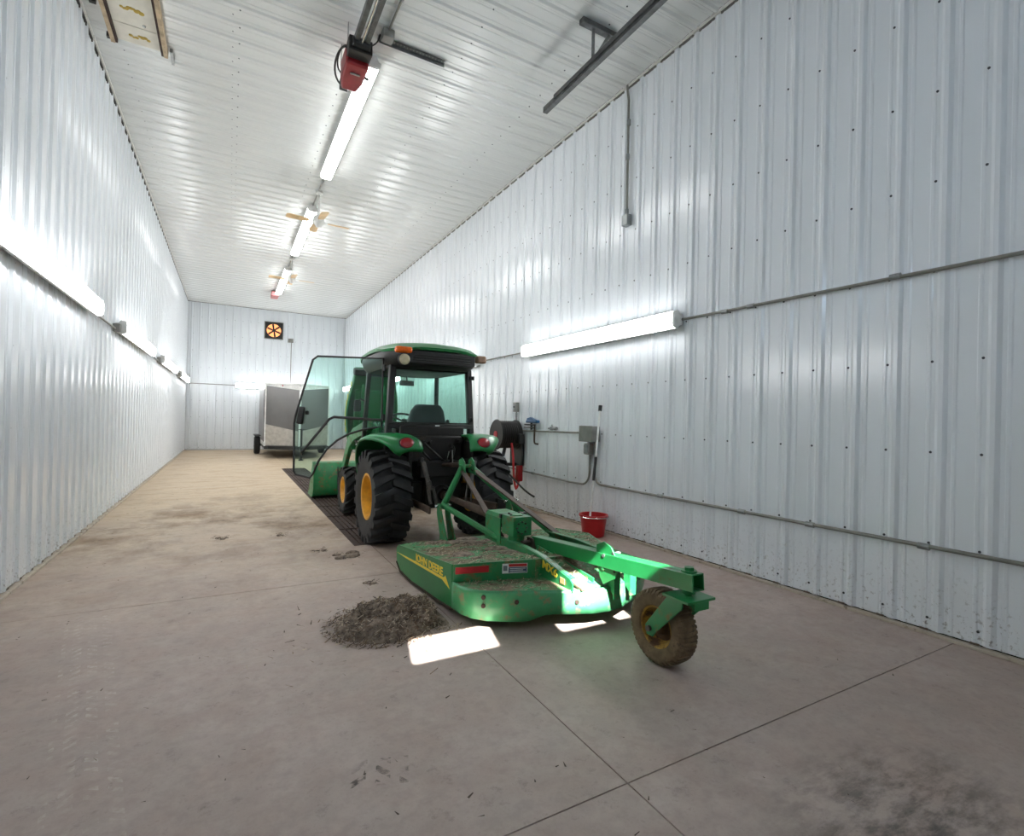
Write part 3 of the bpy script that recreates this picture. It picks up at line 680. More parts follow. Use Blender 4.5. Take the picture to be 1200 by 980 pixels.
# drive line
m = MB().box((-.19, -.22, .40), (.19, 1.6, .86)).cyl((-.58, 0, .555), (.58, 0, .555), .11).box((-.33, -.12, .42), (-.17, .14, .72)).box((.17, -.12, .42), (.33, .14, .72)).box((-.27, -.26, .78), (.27, .1, .98))
m.build('transmission', M_dark, tc, bevel=.02)
m = MB().box((-.22, 1.55, .48), (.22, 2.95, 1.0)).box((-.14, 1.7, 1.0), (.14, 2.6, 1.16)); m.build('engine', M_dark, tc, bevel=.02)
MB().box((-.27, 2.62, .8), (.27, 2.72, 1.3)).build('radiator', M_black, tc, bevel=.01)
MB().cyl((-.16, 1.75, 1.30), (-.16, 2.4, 1.30), .075).build('muffler', M_chrome, tc)
m = MB()
for k in range(3): m.cyl((-.22+k*.0, 1.75+k*.28, 1.2), (-.22, 1.75+k*.28, 1.42), .045)
m.build('filters', M_chrome, tc)
m = MB().cyl((-.5, FA, .38), (.5, FA, .38), .065).box((-.12, FA-.14, .3), (.12, FA+.14, .52)).cyl((-.52, FA, .25), (-.52, FA, .5), .07).cyl((.52, FA, .25), (.52, FA, .5), .07)
m.build('front_axle', M_dark, tc)
m = MB()
for s in (-1, 1): m.box((s*.24-.03, 1.2, .45), (s*.24+.03, 3.05, .62))
m.box((-.27, 3.0, .42), (.27, 3.08, .85)); m.build('frame_rail', M_green, tc, bevel=.01)
# hood swung open: front hinge, standing up in front of the windscreen
Th = Matrix.Translation((-.10, 3.0, .98)) @ Matrix.Rotation(math.radians(14), 4, 'X')
rows = []; NH = 12
for i in range(NH+1):
    t = i/NH; z = 1.36*t; wdt = .34+.09*math.sin(PI*min(1, t*1.15)); dp = .36 - .10*t; row = []
    for j in range(15):
        a = -.15+ (PI+.3)*j/14; c = math.cos(a); s_ = math.sin(a)
        row.append((wdt*math.copysign(abs(c)**.45, c), dp*(abs(s_)**.5)*(1 if s_ > 0 else -.4), z))
    rows.append(row)
hood = MB().grid(rows, M=Th).build('hood', M_green, tc, 50, solid=.015)
m = MB()
for s in (-1, 1):
    for k in range(8):
        z0, z1 = .25+k*.11, .25+(k+1)*.11; f = lambda z: .34+.09*math.sin(PI*min(1, z/1.36*1.15))
        m.prism([(.05, z0), (.09, z0), (.09+.004, z1), (.05+.004, z1)], s*(f((z0+z1)/2)+.004), s*(f((z0+z1)/2)+.014), 'x', M=Th)
m.build('hood_stripe', M_decal, hood, smooth=0)
m = MB().box((-.30, .06, .10), (.30, .10, 1.0), M=Th).box((-.2, .0, .2), (-.16, .07, 1.1), M=Th).box((.16, .0, .2), (.2, .07, 1.1), M=Th); m.build('hood_liner', M_green, hood, bevel=.02)
MB().box((-.36, -.05, 1.26), (.36, .1, 1.37), M=Th).build('hood_seal', M_black, hood, bevel=.02)
# fenders with tail lights
def fender(s):
    path = [(.72, .78, -.40, -.80), (.66, .98, -.40, -.84), (.50, 1.14, -.40, -.87), (.28, 1.245, -.40, -.88), (.04, 1.285, -.39, -.87), (-.16, 1.285, -.37, -.83), (-.30, 1.26, -.34, -.76), (-.395, 1.21, -.31, -.69), (-.43, 1.14, -.30, -.63), (-.425, 1.10, -.31, -.56)]
    rows = []
    for y, z, xi, xo in path:
        row = []
        for u, dz, dn in ((0, -.0, 0), (.12, .012, 0), (.35, .018, 0), (.62, .014, 0), (.84, .0, 0), (.95, -.022, 0), (1.0, -.055, 0)):
            x = xi+(xo-xi)*u
            q = Vector((y, z-.6)).normalized()
            row.append((-s*x, y+q.x*dz, z+q.y*dz))
        rows.append(row)
    f = MB().grid(rows).build('rear_fender', M_green, tc, 50, solid=.022)
    m = MB(); T_ = Matrix.Translation((s*.49, -.405, 1.205)) @ Matrix.Rotation(math.radians(-24), 4, 'X')
    m.lathe([(.0001, -.045), (.04, -.042), (.066, -.03), (.075, -.012), (.075, .02), (.0001, .02)], 'y', 24, M=T_ @ Matrix.Diagonal((1.12, 1, .88, 1))); m.build('tail_light', M_redl, f)
    m = MB().lathe([(.07, -.02), (.084, -.016), (.084, .02), (.07, .02)], 'y', 24, M=T_ @ Matrix.Diagonal((1.12, 1, .88, 1)), cap=False); m.build('lamp_bezel', M_black, f)
for s in (-1, 1): fender(s)
for s in (-1, 1): MB().box((s*.40-.02, -.30, .82), (s*.40+.02, .7, 1.22)).build('fender_bracket', M_dark, tc, bevel=.01)
# cab
cabz = 2.16
post = {}
m = MB()
P = {'rl': ((-.575, .13, .98), (-.515, .17, cabz)), 'rr': ((.575, .13, .98), (.515, .17, cabz)), 'fl': ((-.57, 1.50, .72), (-.52, 1.36, cabz)), 'fr': ((.57, 1.50, .72), (.52, 1.36, cabz))}
cab = MB()
for k, (a, b) in P.items():
    cab.beam(a, b, .075 if k[0] == 'r' else .06, .09 if k[0] == 'r' else .06, (0,1,0))
for a, b in (('rl', 'rr'), ('fl', 'fr'), ('rl', 'fl'), ('rr', 'fr')):
    cab.beam(P[a][1], P[b][1], .07, .06)
cab.beam((-.57, .13, 1.40), (.57, .13, 1.40), .07, .06).beam((-.57, 1.50, .74), (.57, 1.5, .74), .06, .06).beam((.575, .13, 1.0), (.575, .62, .76), .05, .06).beam((.575, .62, .76), (.57, 1.5, .74), .05, .06).beam((-.575, .13, 1.0), (-.575, .62, .76), .05, .06).beam((-.575, .62, .76), (-.57, 1.5, .74), .05, .06)
cab.build('cab_frame', M_black, tc, bevel=.012)
MB().box((-.55, .2, .66), (.55, 1.5, .74)).build('cab_floor', M_dark, tc, bevel=.01)
m = MB().box((-.43, .05, .86), (.43, .12, 1.40)).box((-.36, -.05, .95), (.36, .06, 1.28)); m.build('rear_panel', M_dark, tc, bevel=.02)
m = MB()
for x, z in ((-.28, 1.2), (-.18, 1.2), (-.08, 1.2), (.2, 1.16), (.3, 1.22)): m.cyl((x, -.05, z), (x, -.14, z), .025, n=12)
m.tube(bez((-.28, -.12, 1.2), (-.28, -.25, 1.1), (-.1, -.25, 1.0), (-.05, -.1, .9)), .014, 8).tube(bez((-.18, -.12, 1.2), (-.2, -.3, 1.15), (.1, -.25, .95), (.12, -.1, .9)), .014, 8).tube(bez((.2, -.12, 1.16), (.2, -.3, 1.1), (.05, -.3, .95), (.15, -.15, .85)), .014, 8)
m.build('hydraulic_couplers', M_dark, tc)
MB().tube([(.05, -.3, .98), (.07, -.32, 1.1), (.12, -.3, 1.12), (.13, -.3, .95)], .008, 6).build('hitch_pin_wire', M_chrome, tc)
def quad_glass(pts, name, th=.008):
    n = (Vector(pts[1])-Vector(pts[0])).cross(Vector(pts[2])-Vector(pts[0])).normalized()*th
    k = len(pts); vs = [Vector(p) for p in pts] + [Vector(p)+n for p in pts]
    return MB().add(vs, [tuple(range(k-1, -1, -1)), tuple(range(k, 2*k))] + [(i, (i+1) % k, k+(i+1) % k, k+i) for i in range(k)]).build(name, M_glass, tc, smooth=0)
quad_glass([(-.54, .12, 1.43), (.54, .12, 1.43), (.485, .155, 2.13), (-.485, .155, 2.13)], 'rear_window')
quad_glass([(.575, .19, 1.0), (.575, .62, .80), (.57, 1.46, .78), (.525, 1.34, 2.13), (.52, .2, 2.13)], 'side_window')
quad_glass([(-.54, 1.49, .78), (.54, 1.49, .78), (.49, 1.37, 2.13), (-.49, 1.37, 2.13)], 'windscreen')
m = MB().tube([(-.53, .115, 1.44), (-.475, .15, 2.12), (.475, .15, 2.12), (.53, .115, 1.44)], .012, 6, closed=True); m.build('window_seal', M_black, tc)
m = MB()
for z in (1.5, 2.05): m.cyl((.53, .10, z), (.57, .09, z), .028, n=12)
m.build('window_hinge', M_black, tc)
# roof
rows = []; ny, nx = 14, 20
RYc, RLy, RLx = .80, .98, .675
def rz(u, v):  # height of roof top
    d = (abs(u)**3.2 + abs(v)**3.2)
    return 2.27 + .175*max(0, 1-d)**.55
for sgn in (1,):
    rows = []
    for i in range(11):
        q = i/10; ring = []
        for j in range(48):
            a = 2*PI*j/48; c, s_ = math.cos(a), math.sin(a); e = .52
            u = math.copysign(abs(c)**e, c)*q; v = math.copysign(abs(s_)**e, s_)*q
            k = (abs(u)**3.4+abs(v)**3.4)**(1/3.4)
            z = 2.345+.135*math.sqrt(max(0, 1-min(1, k*.985)**2.6)) - .035*max(0, v)*k*k
            z += .02*math.exp(-((u)/.35)**2)*(1 if v < .2 else .6)*(1-q**4)
            ring.append((u*RLx, RYc+v*RLy, z))
        rows.append(ring)
    rows.append([(x*.985, RYc+(y-RYc)*.985, z-.03) for x, y, z in rows[-1]])
roof = MB().grid(rows, close=True).build('roof', M_green, tc, 40)
rows = []
for k, (sc, z) in enumerate(((.965, 2.325), (.965, 2.29), (.93, 2.19), (.84, 2.13), (.01, 2.13))):
    rows.append([(x*sc, RYc+(y-RYc)*sc, z) for x, y in [(math.copysign(abs(math.cos(2*PI*j/48))**.52, math.cos(2*PI*j/48))*RLx, RYc+math.copysign(abs(math.sin(2*PI*j/48))**.52, math.sin(2*PI*j/48))*RLy) for j in range(48)]])
MB().grid(rows, close=True).build('roof_underside', M_black, roof, 40)
m = MB().box((-.42, -.172, 2.17), (.46, -.10, 2.31))
for k in range(3): m.box((-.36, -.18, 2.20+k*.03), (.40, -.168, 2.214+k*.03))
m.build('roof_vent', M_black, roof, bevel=.008)
MB().cbox((-.475, -.145, 2.318), (.20, .10, .075), M=Matrix.Translation((0,0,0))).build('warning_lamp', M_amber, roof, bevel=.025, seg=3)
MB().cbox((.57, -.10, 2.28), (.13, .12, .095)).build('warning_lamp', M_smoke, roof, bevel=.025, seg=3)
wk = MB().lathe([(.0001, -.05), (.045, -.048), (.065, -.03), (.068, 0), (.055, .04), (.0001, .05)], 'y', 20, (-.475, -.17, 2.20)).build('work_lamp', M_clear, roof)
MB().lathe([(.064, -.028), (.074, -.02), (.072, .01), (.056, .055), (.0001, .06)], 'y', 20, (-.475, -.17, 2.20)).build('lamp_housing', M_black, wk)
# cab interior
m = MB().prism([(.36, .98), (.80, .96), (.84, 1.06), (.40, 1.10)], -.26, .26, 'x'); m.build('seat', M_seat, tc, bevel=.04, seg=3)
rows = []
for i in range(9):
    t = i/8; z = 1.02+.66*t; hw = .27*(1-.25*max(0, t-.6)/.4)*(1 if t > 0 else .95); yy = .40-.12*t
    if t > .97: hw *= .8
    rows.append([(hw*math.copysign(abs(math.cos(a))**.5, math.cos(a)), yy+.075*math.copysign(abs(math.sin(a))**.6, math.sin(a)), z+.0) for a in [2*PI*j/20 for j in range(20)]])
m = MB().grid(rows, close=True); m.add(rows[0], [tuple(range(19, -1, -1))]); m.add(rows[-1], [tuple(range(20))])
m.build('seat_back', M_seat, tc, 50, bevel=.02)
m = MB()
for s in (-1, 1): m.box((s*.31-.045, .42, 1.2), (s*.31+.045, .78, 1.27))
m.build('armrest', M_seat, tc, bevel=.025)
MB().box((.34, .25, .9), (.54, 1.1, 1.18)).box((-.54, .25, .9), (-.34, 1.0, 1.10)).build('side_console', M_black, tc, bevel=.03)
m = MB().cyl((.40, .62, 1.15), (.41, .60, 1.44), .013).ball((.41, .60, 1.46), .03, 8); m.build('control_lever', M_black, tc)
sc_ = Matrix.Translation((-.05, 1.12, 1.47)) @ Matrix.Rotation(math.radians(28), 4, 'X')
m = MB().tube([(.19*math.cos(2*PI*k/28), .19*math.sin(2*PI*k/28), 0) for k in range(28)], .016, 8, closed=True, M=sc_)
for k in range(3): a = 2*PI*k/3+.5; m.beam((0,0,-.03), (.18*math.cos(a), .18*math.sin(a), 0), .03, .012, M=sc_)
m.cyl((0,0,-.06), (0,0,0), .04, M=sc_); m.build('steering_wheel', M_black, tc)
MB().box((-.17, 1.24, .74), (.13, 1.46, 1.36)).build('dashboard', M_black, tc, bevel=.04)
MB().cyl((-.05, 1.14, 1.44), (-.05, 1.32, 1.15), .03).build('steering_column', M_black, tc)
MB().box((-.08, 1.30, 1.98), (.14, 1.325, 2.06)).build('inside_mirror', M_galv, tc, bevel=.01)
MB().cyl((.03, 1.31, 2.05), (.03, 1.33, 2.14), .008).build('mirror_stem', M_black, tc)
MB().box((.04, .09, 1.36), (.10, .097, 1.415)).build('sticker', M_white, tc, smooth=0)
# open glass door, hinged on the rear post
Td = Matrix(((-.872, 0, .489, -.60), (.489, 0, .872, .22), (0, 1, 0, 0), (0, 0, 0, 1)))
# local door plane: u (away from the hinge), v = height
out = [(.02, 2.235), (.84, 2.245), (.90, 2.20), (1.10, 1.50), (1.115, 1.40), (1.105, .80), (1.08, .76), (.90, .72)]
arc_pts = [(.86, .78), (.80, .93), (.70, 1.08), (.57, 1.20), (.42, 1.285), (.25, 1.34), (.10, 1.37), (.02, 1.38)]
pl = out + arc_pts
def dpt(u, v, q=0): return Td @ Vector((u, v, q))
door = MB().prism([(u, v) for u, v in pl], -.004, .004, 'z', M=Td).build('cab_door', M_glass, tc, smooth=0)
MB().tube([dpt(u, v) for u, v in pl], .0135, 8, closed=True).build('door_seal', M_black, door)
MB().tube([dpt(.0, 1.465, -.03), dpt(.30, 1.475, -.05), dpt(.60, 1.49, -.05), dpt(.66, 1.46, -.05), dpt(.99, 1.04, -.05), dpt(1.0, 1.02, -.02)], .017, 8).build('grab_bar', M_black, door)
m = MB().cbox((0, 0, 0), (.085, .22, .06), M=Td @ Matrix.Translation((1.02, 1.50, -.03)) @ Matrix.Rotation(.12, 4, 'Z')); m.build('door_latch', M_black, door, bevel=.02)
MB().cbox((0, 0, 0), (.05, .05, .02), M=Td @ Matrix.Translation((.955, 1.535, 0))).build('latch_knob', M_black, door, bevel=.01)
m = MB()
for z in (1.5, 2.12): m.cyl(dpt(.0, z-.04), dpt(0, z+.04), .02)
m.build('door_hinge', M_black, door)
# mirror on the left front post
mr = MB().tube([(-.54, 1.42, 1.72), (-.62, 1.42, 1.76), (-.66, 1.40, 1.72)], .012, 8).build('mirror_arm', M_black, tc)
MB().cbox((-.67, 1.38, 1.66), (.10, .05, .17)).build('side_mirror', M_black, mr, bevel=.02)
# loader
for s in (-1, 1):
    m = MB().prism([(1.18, .50), (1.42, .50), (1.40, 1.0), (1.52, 1.34), (1.42, 1.42), (1.28, 1.36), (1.20, 1.0)], s*.405-.02, s*.405+.02, 'x').box((s*.3-.11, 1.2, .52), (s*.3+.11, 1.4, .64))
    m.build('loader_mast', M_green, tc, bevel=.008)
    m = MB().prism([(1.38, 1.42), (1.34, 1.33), (1.46, 1.27), (2.35, 1.12), (2.72, .98), (3.42, .30), (3.52, .34), (3.46, .46), (2.86, 1.12), (2.5, 1.30), (1.5, 1.46)], s*.475-.035, s*.475+.035, 'x'); m.build('loader_arm', M_greenw, tc, bevel=.01)
    m = MB().cyl((s*.475, 1.36, .78), (s*.475, 2.0, 1.0), .03).cyl((s*.475, 2.0, 1.0), (s*.475, 2.45, 1.14), .018); m.build('lift_cylinder', M_dark, tc)
    m = MB().cyl((s*.40, 2.5, 1.22), (s*.40, 3.1, .90), .028).cyl((s*.40, 3.1, .90), (s*.42, 3.62, .62), .016); m.build('bucket_cylinder', M_dark, tc)
MB().cyl((-.47, 2.72, .98), (.47, 2.72, .98), .04).build('loader_cross_tube', M_green, tc)
m = MB().beam((-.405, 1.3, 1.02), (-.62, 1.3, 1.02), .03, .03).tube(bez((-.42, 1.35, .62), (-.6, 1.3, .66), (-.6, 1.1, .66), (-.44, 1.0, .66)), .012, 6); m.build('step_bracket', M_dark, tc)
# bucket: shell with two side plates
bx = .93; sec = [(4.28, .02), (3.86, .012), (3.66, .06), (3.58, .20), (3.60, .40), (3.64, .62), (3.74, .66)]
rows = [[(x, y, z) for y, z in sec] for x in (-bx, bx)]
bu = MB().grid(rows).build('loader_bucket', M_greenw, tc, 30, solid=.014)
for s in (-1, 1): MB().prism([(4.28, .012), (3.86, .0), (3.66, .04), (3.57, .19), (3.59, .42), (3.63, .66), (3.76, .66), (3.98, .30)], s*bx-.008, s*bx+.008, 'x').build('side_plate', M_greenw, bu, bevel=.003)
m = MB()
for s in (-1, 1): m.prism([(3.62, .22), (3.60, .58), (3.44, .30)], s*.475-.05, s*.475-.036, 'x').prism([(3.62, .22), (3.60, .58), (3.44, .30)], s*.475+.036, s*.475+.05, 'x')
m.build('bucket_ears', M_dark, bu, bevel=.004)
# three point hitch, power take-off shaft
for s in (-1, 1):
    MB().beam((s*.30, -.10, .48), (s*.40, -.98, .52), .025, .075).build('lower_link', M_brown, tc, bevel=.006)
    m = MB().beam((s*.24, -.1, .93), (s*.34, -.52, 1.02), .04, .06); m.build('rocker_arm', M_dark, tc, bevel=.008)
    m = MB().cyl((s*.325, -.52, 1.0), (s*.265, -.56, .74), .026).cyl((s*.27, -.56, .78), (s*.25, -.57, .68), .032).beam((s*.25-.03, -.565, .72), (s*.215-.035, -.60, .52), .016, .04).beam((s*.25+.03, -.565, .72), (s*.215+.035, -.60, .52), .016, .04); m.build('lift_link', M_darkg, tc, bevel=.004)
m = MB().cyl((.02, -.2, .93), (.05, -.55, .96), .022).cyl((.05, -.45, .95), (.08, -.75, .985), .03); m.build('top_link', M_brown, tc)
MB().lathe([(.10, 0), (.12, -.05), (.12, -.12), (.10, -.16), (.085, -.16), (.085, 0)], 'y', 18, (0, -.22, .58)).build('shaft_shield', M_black, tc)
# ------------------------------------------------------------------ rotary cutter
MX, MY, MA, MT = 2.41, 4.92, math.radians(1.3), .045
mw = tag(empty('rotary_cutter', (MX, MY, 0)), 'dirty green rotary mower deck behind the tractor with a tail wheel', 'mower')
mw.rotation_euler.z = MA
sh = lambda y: -y*MT                    # the deck rises slightly towards its tail
W = .935
def deck_top(p): return .254 - p[1]*.105
def low_top(p): return .205 + sh(p[1])
SY, SX, SE = -1.34, .33, -1.54      # the step: outer y, inner x, inner y
RC0, RC1 = (.92, -.65), (.56, -1.30)   # on the right the step runs diagonally
up = [(-W, -.06), (-W+.08, .0), (.84, .0), (.92, -.06), RC0, RC1]
m = MB(); m.prism(up+[(SX, SE), (-SX, SE), (-W, SY)], lambda p: min(low_top(p), deck_top(p))-.03, deck_top, 'z')
deck = m.build('deck', [M_deck], mw, smooth=0, bevel=.004)
he = [(W, SY), (.925, -1.48), (.89, -1.59), (.815, -1.68), (.68, -1.765), (.51, -1.84), (.29, -1.955), (.14, -2.015)]
edge = [(-x, y) for x, y in he] + [(0, -2.035), (.14, -2.015), (.29, -1.955), (.50, -1.84), (.66, -1.71), (.78, -1.54), (.86, -1.34), (.915, -1.0), (.92, -.65)]
MB().prism(edge, lambda p: low_top(p)-.012, low_top, 'z').build('rear_ledge', M_deck, mw, smooth=0)
# sloped step between the upper deck and the ledge
for s in (-1, 1):
    a, b = (Vector((-W, SY)), Vector((-SX, SE))) if s < 0 else (Vector(RC0), Vector(RC1))
    n = Vector((b.y-a.y, a.x-b.x)).normalized()
    if n.y > 0: n = -n
    q = [a, b, b+n*.012, a+n*.012]
    MB().prism([tuple(v) for v in q], low_top, lambda p: deck_top(p)+.004, 'z').build('step_plate', M_greenw, mw, smooth=0)
    T0 = Matrix(((b-a).normalized().to_3d(), n.to_3d(), Vector((0,0,1)))).transposed().to_4x4()
    # red reflector
    ln = (b-a).length
    T0.translation = Vector((a.x, a.y, 0)) + n.to_3d()*.014
    ra, rb = (.015, .27) if s < 0 else (.46, .70)
    pa, pb = a+(b-a).normalized()*ra, a+(b-a).normalized()*rb
    zz = deck_top(pa)-.068; z2 = deck_top(pb)-.068
    MB().add([pa.to_3d()+Vector((0,0,zz))+n.to_3d()*(.012+e) if False else Vector((pt.x, pt.y, 0))+n.to_3d()*(.012+e)+Vector((0,0,z)) for e in (0, .003) for pt, z in ((pa, zz), (pb, z2), (pb, z2+.05), (pa, zz+.05))],
             [(0,1,2,3), (7,6,5,4), (0,4,5,1), (1,5,6,2), (2,6,7,3), (3,7,4,0)]).build('reflector', M_redtape, mw, smooth=0)
    if s > 0:
        MB().prism([(b.x, b.y), (SX, SE), (SX+.012, SE-.01), (b.x+.012, b.y-.004)], low_top, lambda p: deck_top(p)+.004, 'z').build('step_plate', M_greenw, mw, smooth=0)
    if s < 0:
        d_ = (b-a).normalized(); pc = a+d_*.375; z0 = deck_top(pc)-.088; nn = n.to_3d()
        def plate(u0, u1, v0, v1, mat, e, name, par):
            A = [Vector((pc.x, pc.y, 0))+d_.to_3d()*u+nn*(.012+q)+Vector((0,0,z0+v)) for q in (e, e+.0012) for u, v in ((u0,v0),(u1,v0),(u1,v1),(u0,v1))]
            return MB().add(A, [(0,1,2,3), (7,6,5,4), (0,4,5,1), (1,5,6,2), (2,6,7,3), (3,7,4,0)]).build(name, mat, par, smooth=0)
        lab = plate(0, .20, 0, .075, M_white, .001, 'warning_label', mw)
        plate(.05, .195, .05, .072, M_redtape, .0024, 'label_header', lab)
        plate(.05, .195, .004, .046, plain('label_blue', '3d4560', .5), .0024, 'label_text_block', lab)
        for k in range(3): plate(.06, .185-.02*(k % 2), .010+k*.012, .014+k*.012, M_white, .0036, 'label_line', lab)
        plate(.008, .04, .02, .06, plain('label_mark', '6a6f74', .5), .0024, 'label_pictogram', lab)
# skirts: one curved rear skirt with its cut-out, two side panels
rows = []
dense = []
for i in range(len(edge)-1):
    for k in range(4):
        t = k/4; dense.append((edge[i][0]+(edge[i+1][0]-edge[i][0])*t, edge[i][1]+(edge[i+1][1]-edge[i][1])*t))
dense.append(edge[-1])
for p in dense:
    bot = .075 if p[0] < -.56 or p[0] > .7 else .125
    if -.56 <= p[0] < -.44: bot = .125-.05*((abs(p[0])-.44)/.12)
    if p[1] > -1.2: bot = .075+.04*(p[1]+1.2)
    rows.append([(p[0], p[1], low_top(p)+.004), (p[0]*1.006, p[1]-.006, low_top(p)-.02), (p[0]*1.008, p[1]-.008, (low_top(p)+bot)/2), (p[0]*1.006, p[1]-.006, bot)])
skirt = MB().grid(rows).build('rear_skirt', M_skirt, mw, 40, solid=.012)
m = MB()
for px, dz in ((-.84, .16), (-.84, .10), (-.62, .13), (-.26, .12), (.3, .12), (.62, .13)):
    i = min(range(len(dense)), key=lambda j: (dense[j][0]-px)**2 + (0 if dense[j][1] < -1.5 else 9)); p = dense[i]
    c = Vector((p[0]*1.01, p[1]-.012, low_top(p)-.20+dz)); nn = Vector((p[0], p[1]+.9, 0)).normalized()
    m.cyl(c-nn*.005, c+nn*.012, .016, n=8)
m.build('skirt_bolts', M_rust, mw)
for s in (-1, 1):
    poly = [(-.06, deck_top((0,-.06))+.004), (SY, deck_top((0,SY))+.006), (SY, .075), (-1.05, .055), (-.45, .025), (-.14, .035), (-.02, .10), (.0, deck_top((0,0))-.03)]
    wx = W if s < 0 else .92
    if s > 0: poly = [(-.06, deck_top((0,-.06))+.004), (-.65, deck_top((0,-.65))+.006), (-.65, .04), (-.45, .025), (-.14, .035), (-.02, .10), (.0, deck_top((0,0))-.03)]
    sd = MB().prism(poly, s*wx, s*(wx+.012), 'x').build('side_panel', M_green, mw, smooth=0, bevel=.003)
    MB().prism([(-.02, .09), (-.14, .02), (-.45, .004), (-1.05, .036), (SY, .058), (SY, .078), (-1.05, .057), (-.45, .026), (-.14, .04), (-.03, .10)] if s < 0 else [(-.02, .09), (-.14, .02), (-.45, .004), (-.65, .02), (-.65, .045), (-.45, .026), (-.14, .04), (-.03, .10)], s*(wx-.03), s*(wx+.02), 'x').build('skid_runner', M_rust, mw, smooth=0)
    if s < 0:
        zt = lambda y: deck_top((0, y))
        yl = lambda y, f: zt(y)*f
        sx = -(W+.0125)
        MB().prism([(-.02, .186), (-.58, .228), (-1.19, .262), (-1.225, .285), (-1.31, .205), (-1.16, .238), (-.58, .207), (-.3, .192)], sx-.0015, sx, 'x').build('decal_stripe', M_decal, sd, smooth=0)
        yA, yB, zA, zB = -.56, -1.20, .236, .272
        xd = Vector((0, yB-yA, zB-zA)).normalized(); zd = Vector((-1, 0, 0))
        Tm = Matrix((xd, zd.cross(xd).normalized(), zd)).transposed().to_4x4(); Tm.translation = Vector((sx-.001, yA, zA))
        text('decal_lettering', 'JOHN DEERE', .088, M_decal, sd, Tm, .0015, .0025, 1.22)
# front wall of the deck, chains side
MB().prism([(-W+.08, -.005), (.84, -.005), (.84, .006), (-W+.08, .006)], .06, .255).build('front_skirt', M_green, mw, smooth=0)
# deck rails carrying the hinge of the tail wheel (they splay towards the rear)
for s, xa, xb in ((-1, -.20, -.29), (1, .40, .34)):
    ya, yb = -.68, -1.98; kx = (xb-xa)/(yb-ya)
    Ms = Matrix(((1, kx, 0, xa-kx*ya), (0, 1, 0, 0), (0, 0, 1, 0), (0, 0, 0, 1)))
    dz = lambda y: deck_top((0, y)); lz = lambda y: low_top((0, y))
    poly = [(ya, dz(ya)-.01), (ya, dz(ya)+.08), (-1.2, dz(-1.2)+.055), (-1.5, dz(-1.5)+.02), (-1.94, lz(-1.94)+.08), (-1.98, lz(-1.98)+.05), (-1.98, lz(-1.98)-.01), (-1.60, lz(-1.6)-.005), (-1.52, lz(-1.5)-.01)]
    rl = MB().prism(poly, -.006, .006, 'x', M=Ms).build('deck_rail', M_greenw, mw, smooth=0, bevel=.003)
    MB().prism([(ya, dz(ya)+.072), (ya, dz(ya)+.081), (-1.2, dz(-1.2)+.056), (-1.5, dz(-1.5)+.021), (-1.94, lz(-1.94)+.081), (-1.94, lz(-1.94)+.072), (-1.5, dz(-1.5)+.012), (-1.2, dz(-1.2)+.047)], -.006*s, -.045*s, 'x', M=Ms).build('rail_flange', M_greenw, rl, smooth=0)
    if s < 0:
        y0, z0 = -1.55, dz(-1.56)-.066
        xd = Vector((-kx, -1, -.10)).normalized(); zd = (Vector((-1, kx, 0))).normalized()
        Tm = Matrix((xd, zd.cross(xd).normalized(), zd)).transposed().to_4x4(); Tm.translation = Ms @ Vector((-.0085, y0, z0))
        text('rail_lettering', 'MX6', .085, M_decal, rl, Tm, .0015, .002, 1.35)
        MB().prism([(-1.82, lz(-1.82)+.02), (-1.88, lz(-1.88)+.02), (-1.88, lz(-1.88)+.06), (-1.82, lz(-1.82)+.065)], -.010, -.0062, 'x', M=Ms).build('serial_plate', plain('serial_plate_tan', 'a58d5e', .6), rl, smooth=0)
# rear sheet between the rails (sloping down to the skirt)
MB().prism([(SE, deck_top((0,SE))-.02), (-2.01, low_top((0,-2.01))+.012), (-2.01, low_top((0,-2.01))), (SE, deck_top((0,SE))-.05)], -.235, .33, 'x').build('rear_sheet', M_deck, mw, smooth=0)
m = MB()
for x in (-.08, .12): m.beam((x, -1.2, deck_top((0,-1.2))+.02), (x, -1.95, low_top((0,-1.95))+.035), .012, .05)
m.build('centre_rib', M_greenw, mw, smooth=0)
# gearbox, shaft shield, drive shaft
gx, gy = -.13, -.92; gz = deck_top((0, gy))
m = MB().cyl((gx, gy, gz-.01), (gx, gy, gz+.13), .075).cbox((gx, gy, gz+.205), (.19, .21, .17)).cyl((gx, gy, gz+.29), (gx, gy, gz+.30), .06).cyl((gx-.02, gy-.10, gz+.2), (gx-.02, gy-.125, gz+.2), .055).cyl((gx, gy+.1, gz+.2), (gx, gy+.2, gz+.2), .05)
gb = m.build('gearbox', M_greenw, mw, bevel=.02, seg=3)
m = MB()
for k in range(8): a = k*PI/4; m.cyl((gx+.05*math.cos(a)-.02, gy-.12, gz+.2+.05*math.sin(a)), (gx+.05*math.cos(a)-.02, gy-.135, gz+.2+.05*math.sin(a)), .008, n=6)
for a_, b_ in ((-.06, .02), (.06, .02), (-.04, .09), (.06, .08)): m.cyl((gx+a_, gy+b_-.02, gz+.29), (gx+a_, gy+b_-.02, gz+.305), .012, n=6)
m.build('gearbox_bolts', M_darkg, gb)
m = MB().prism([(gx-.09, gz+.0), (gx-.09, gz+.24), (gx-.06, gz+.27), (gx+.14, gz+.27), (gx+.17, gz+.24), (gx+.17, gz+.0), (gx+.16, gz+.0), (gx+.16, gz+.24), (gx-.08, gz+.24), (gx-.08, gz+.0)], gy+.14, gy+.44, 'y'); m.build('gearbox_shield', M_greenw, mw, smooth=0, bevel=.004)
MB().box((gx-.10, gy+.115, gz+.25), (gx+.18, gy+.15, gz+.285)).build('shield_strap', M_black, mw, smooth=0)
iv = (Matrix.Translation((MX, MY, 0)) @ Matrix.Rotation(MA, 4, 'Z')).inverted()
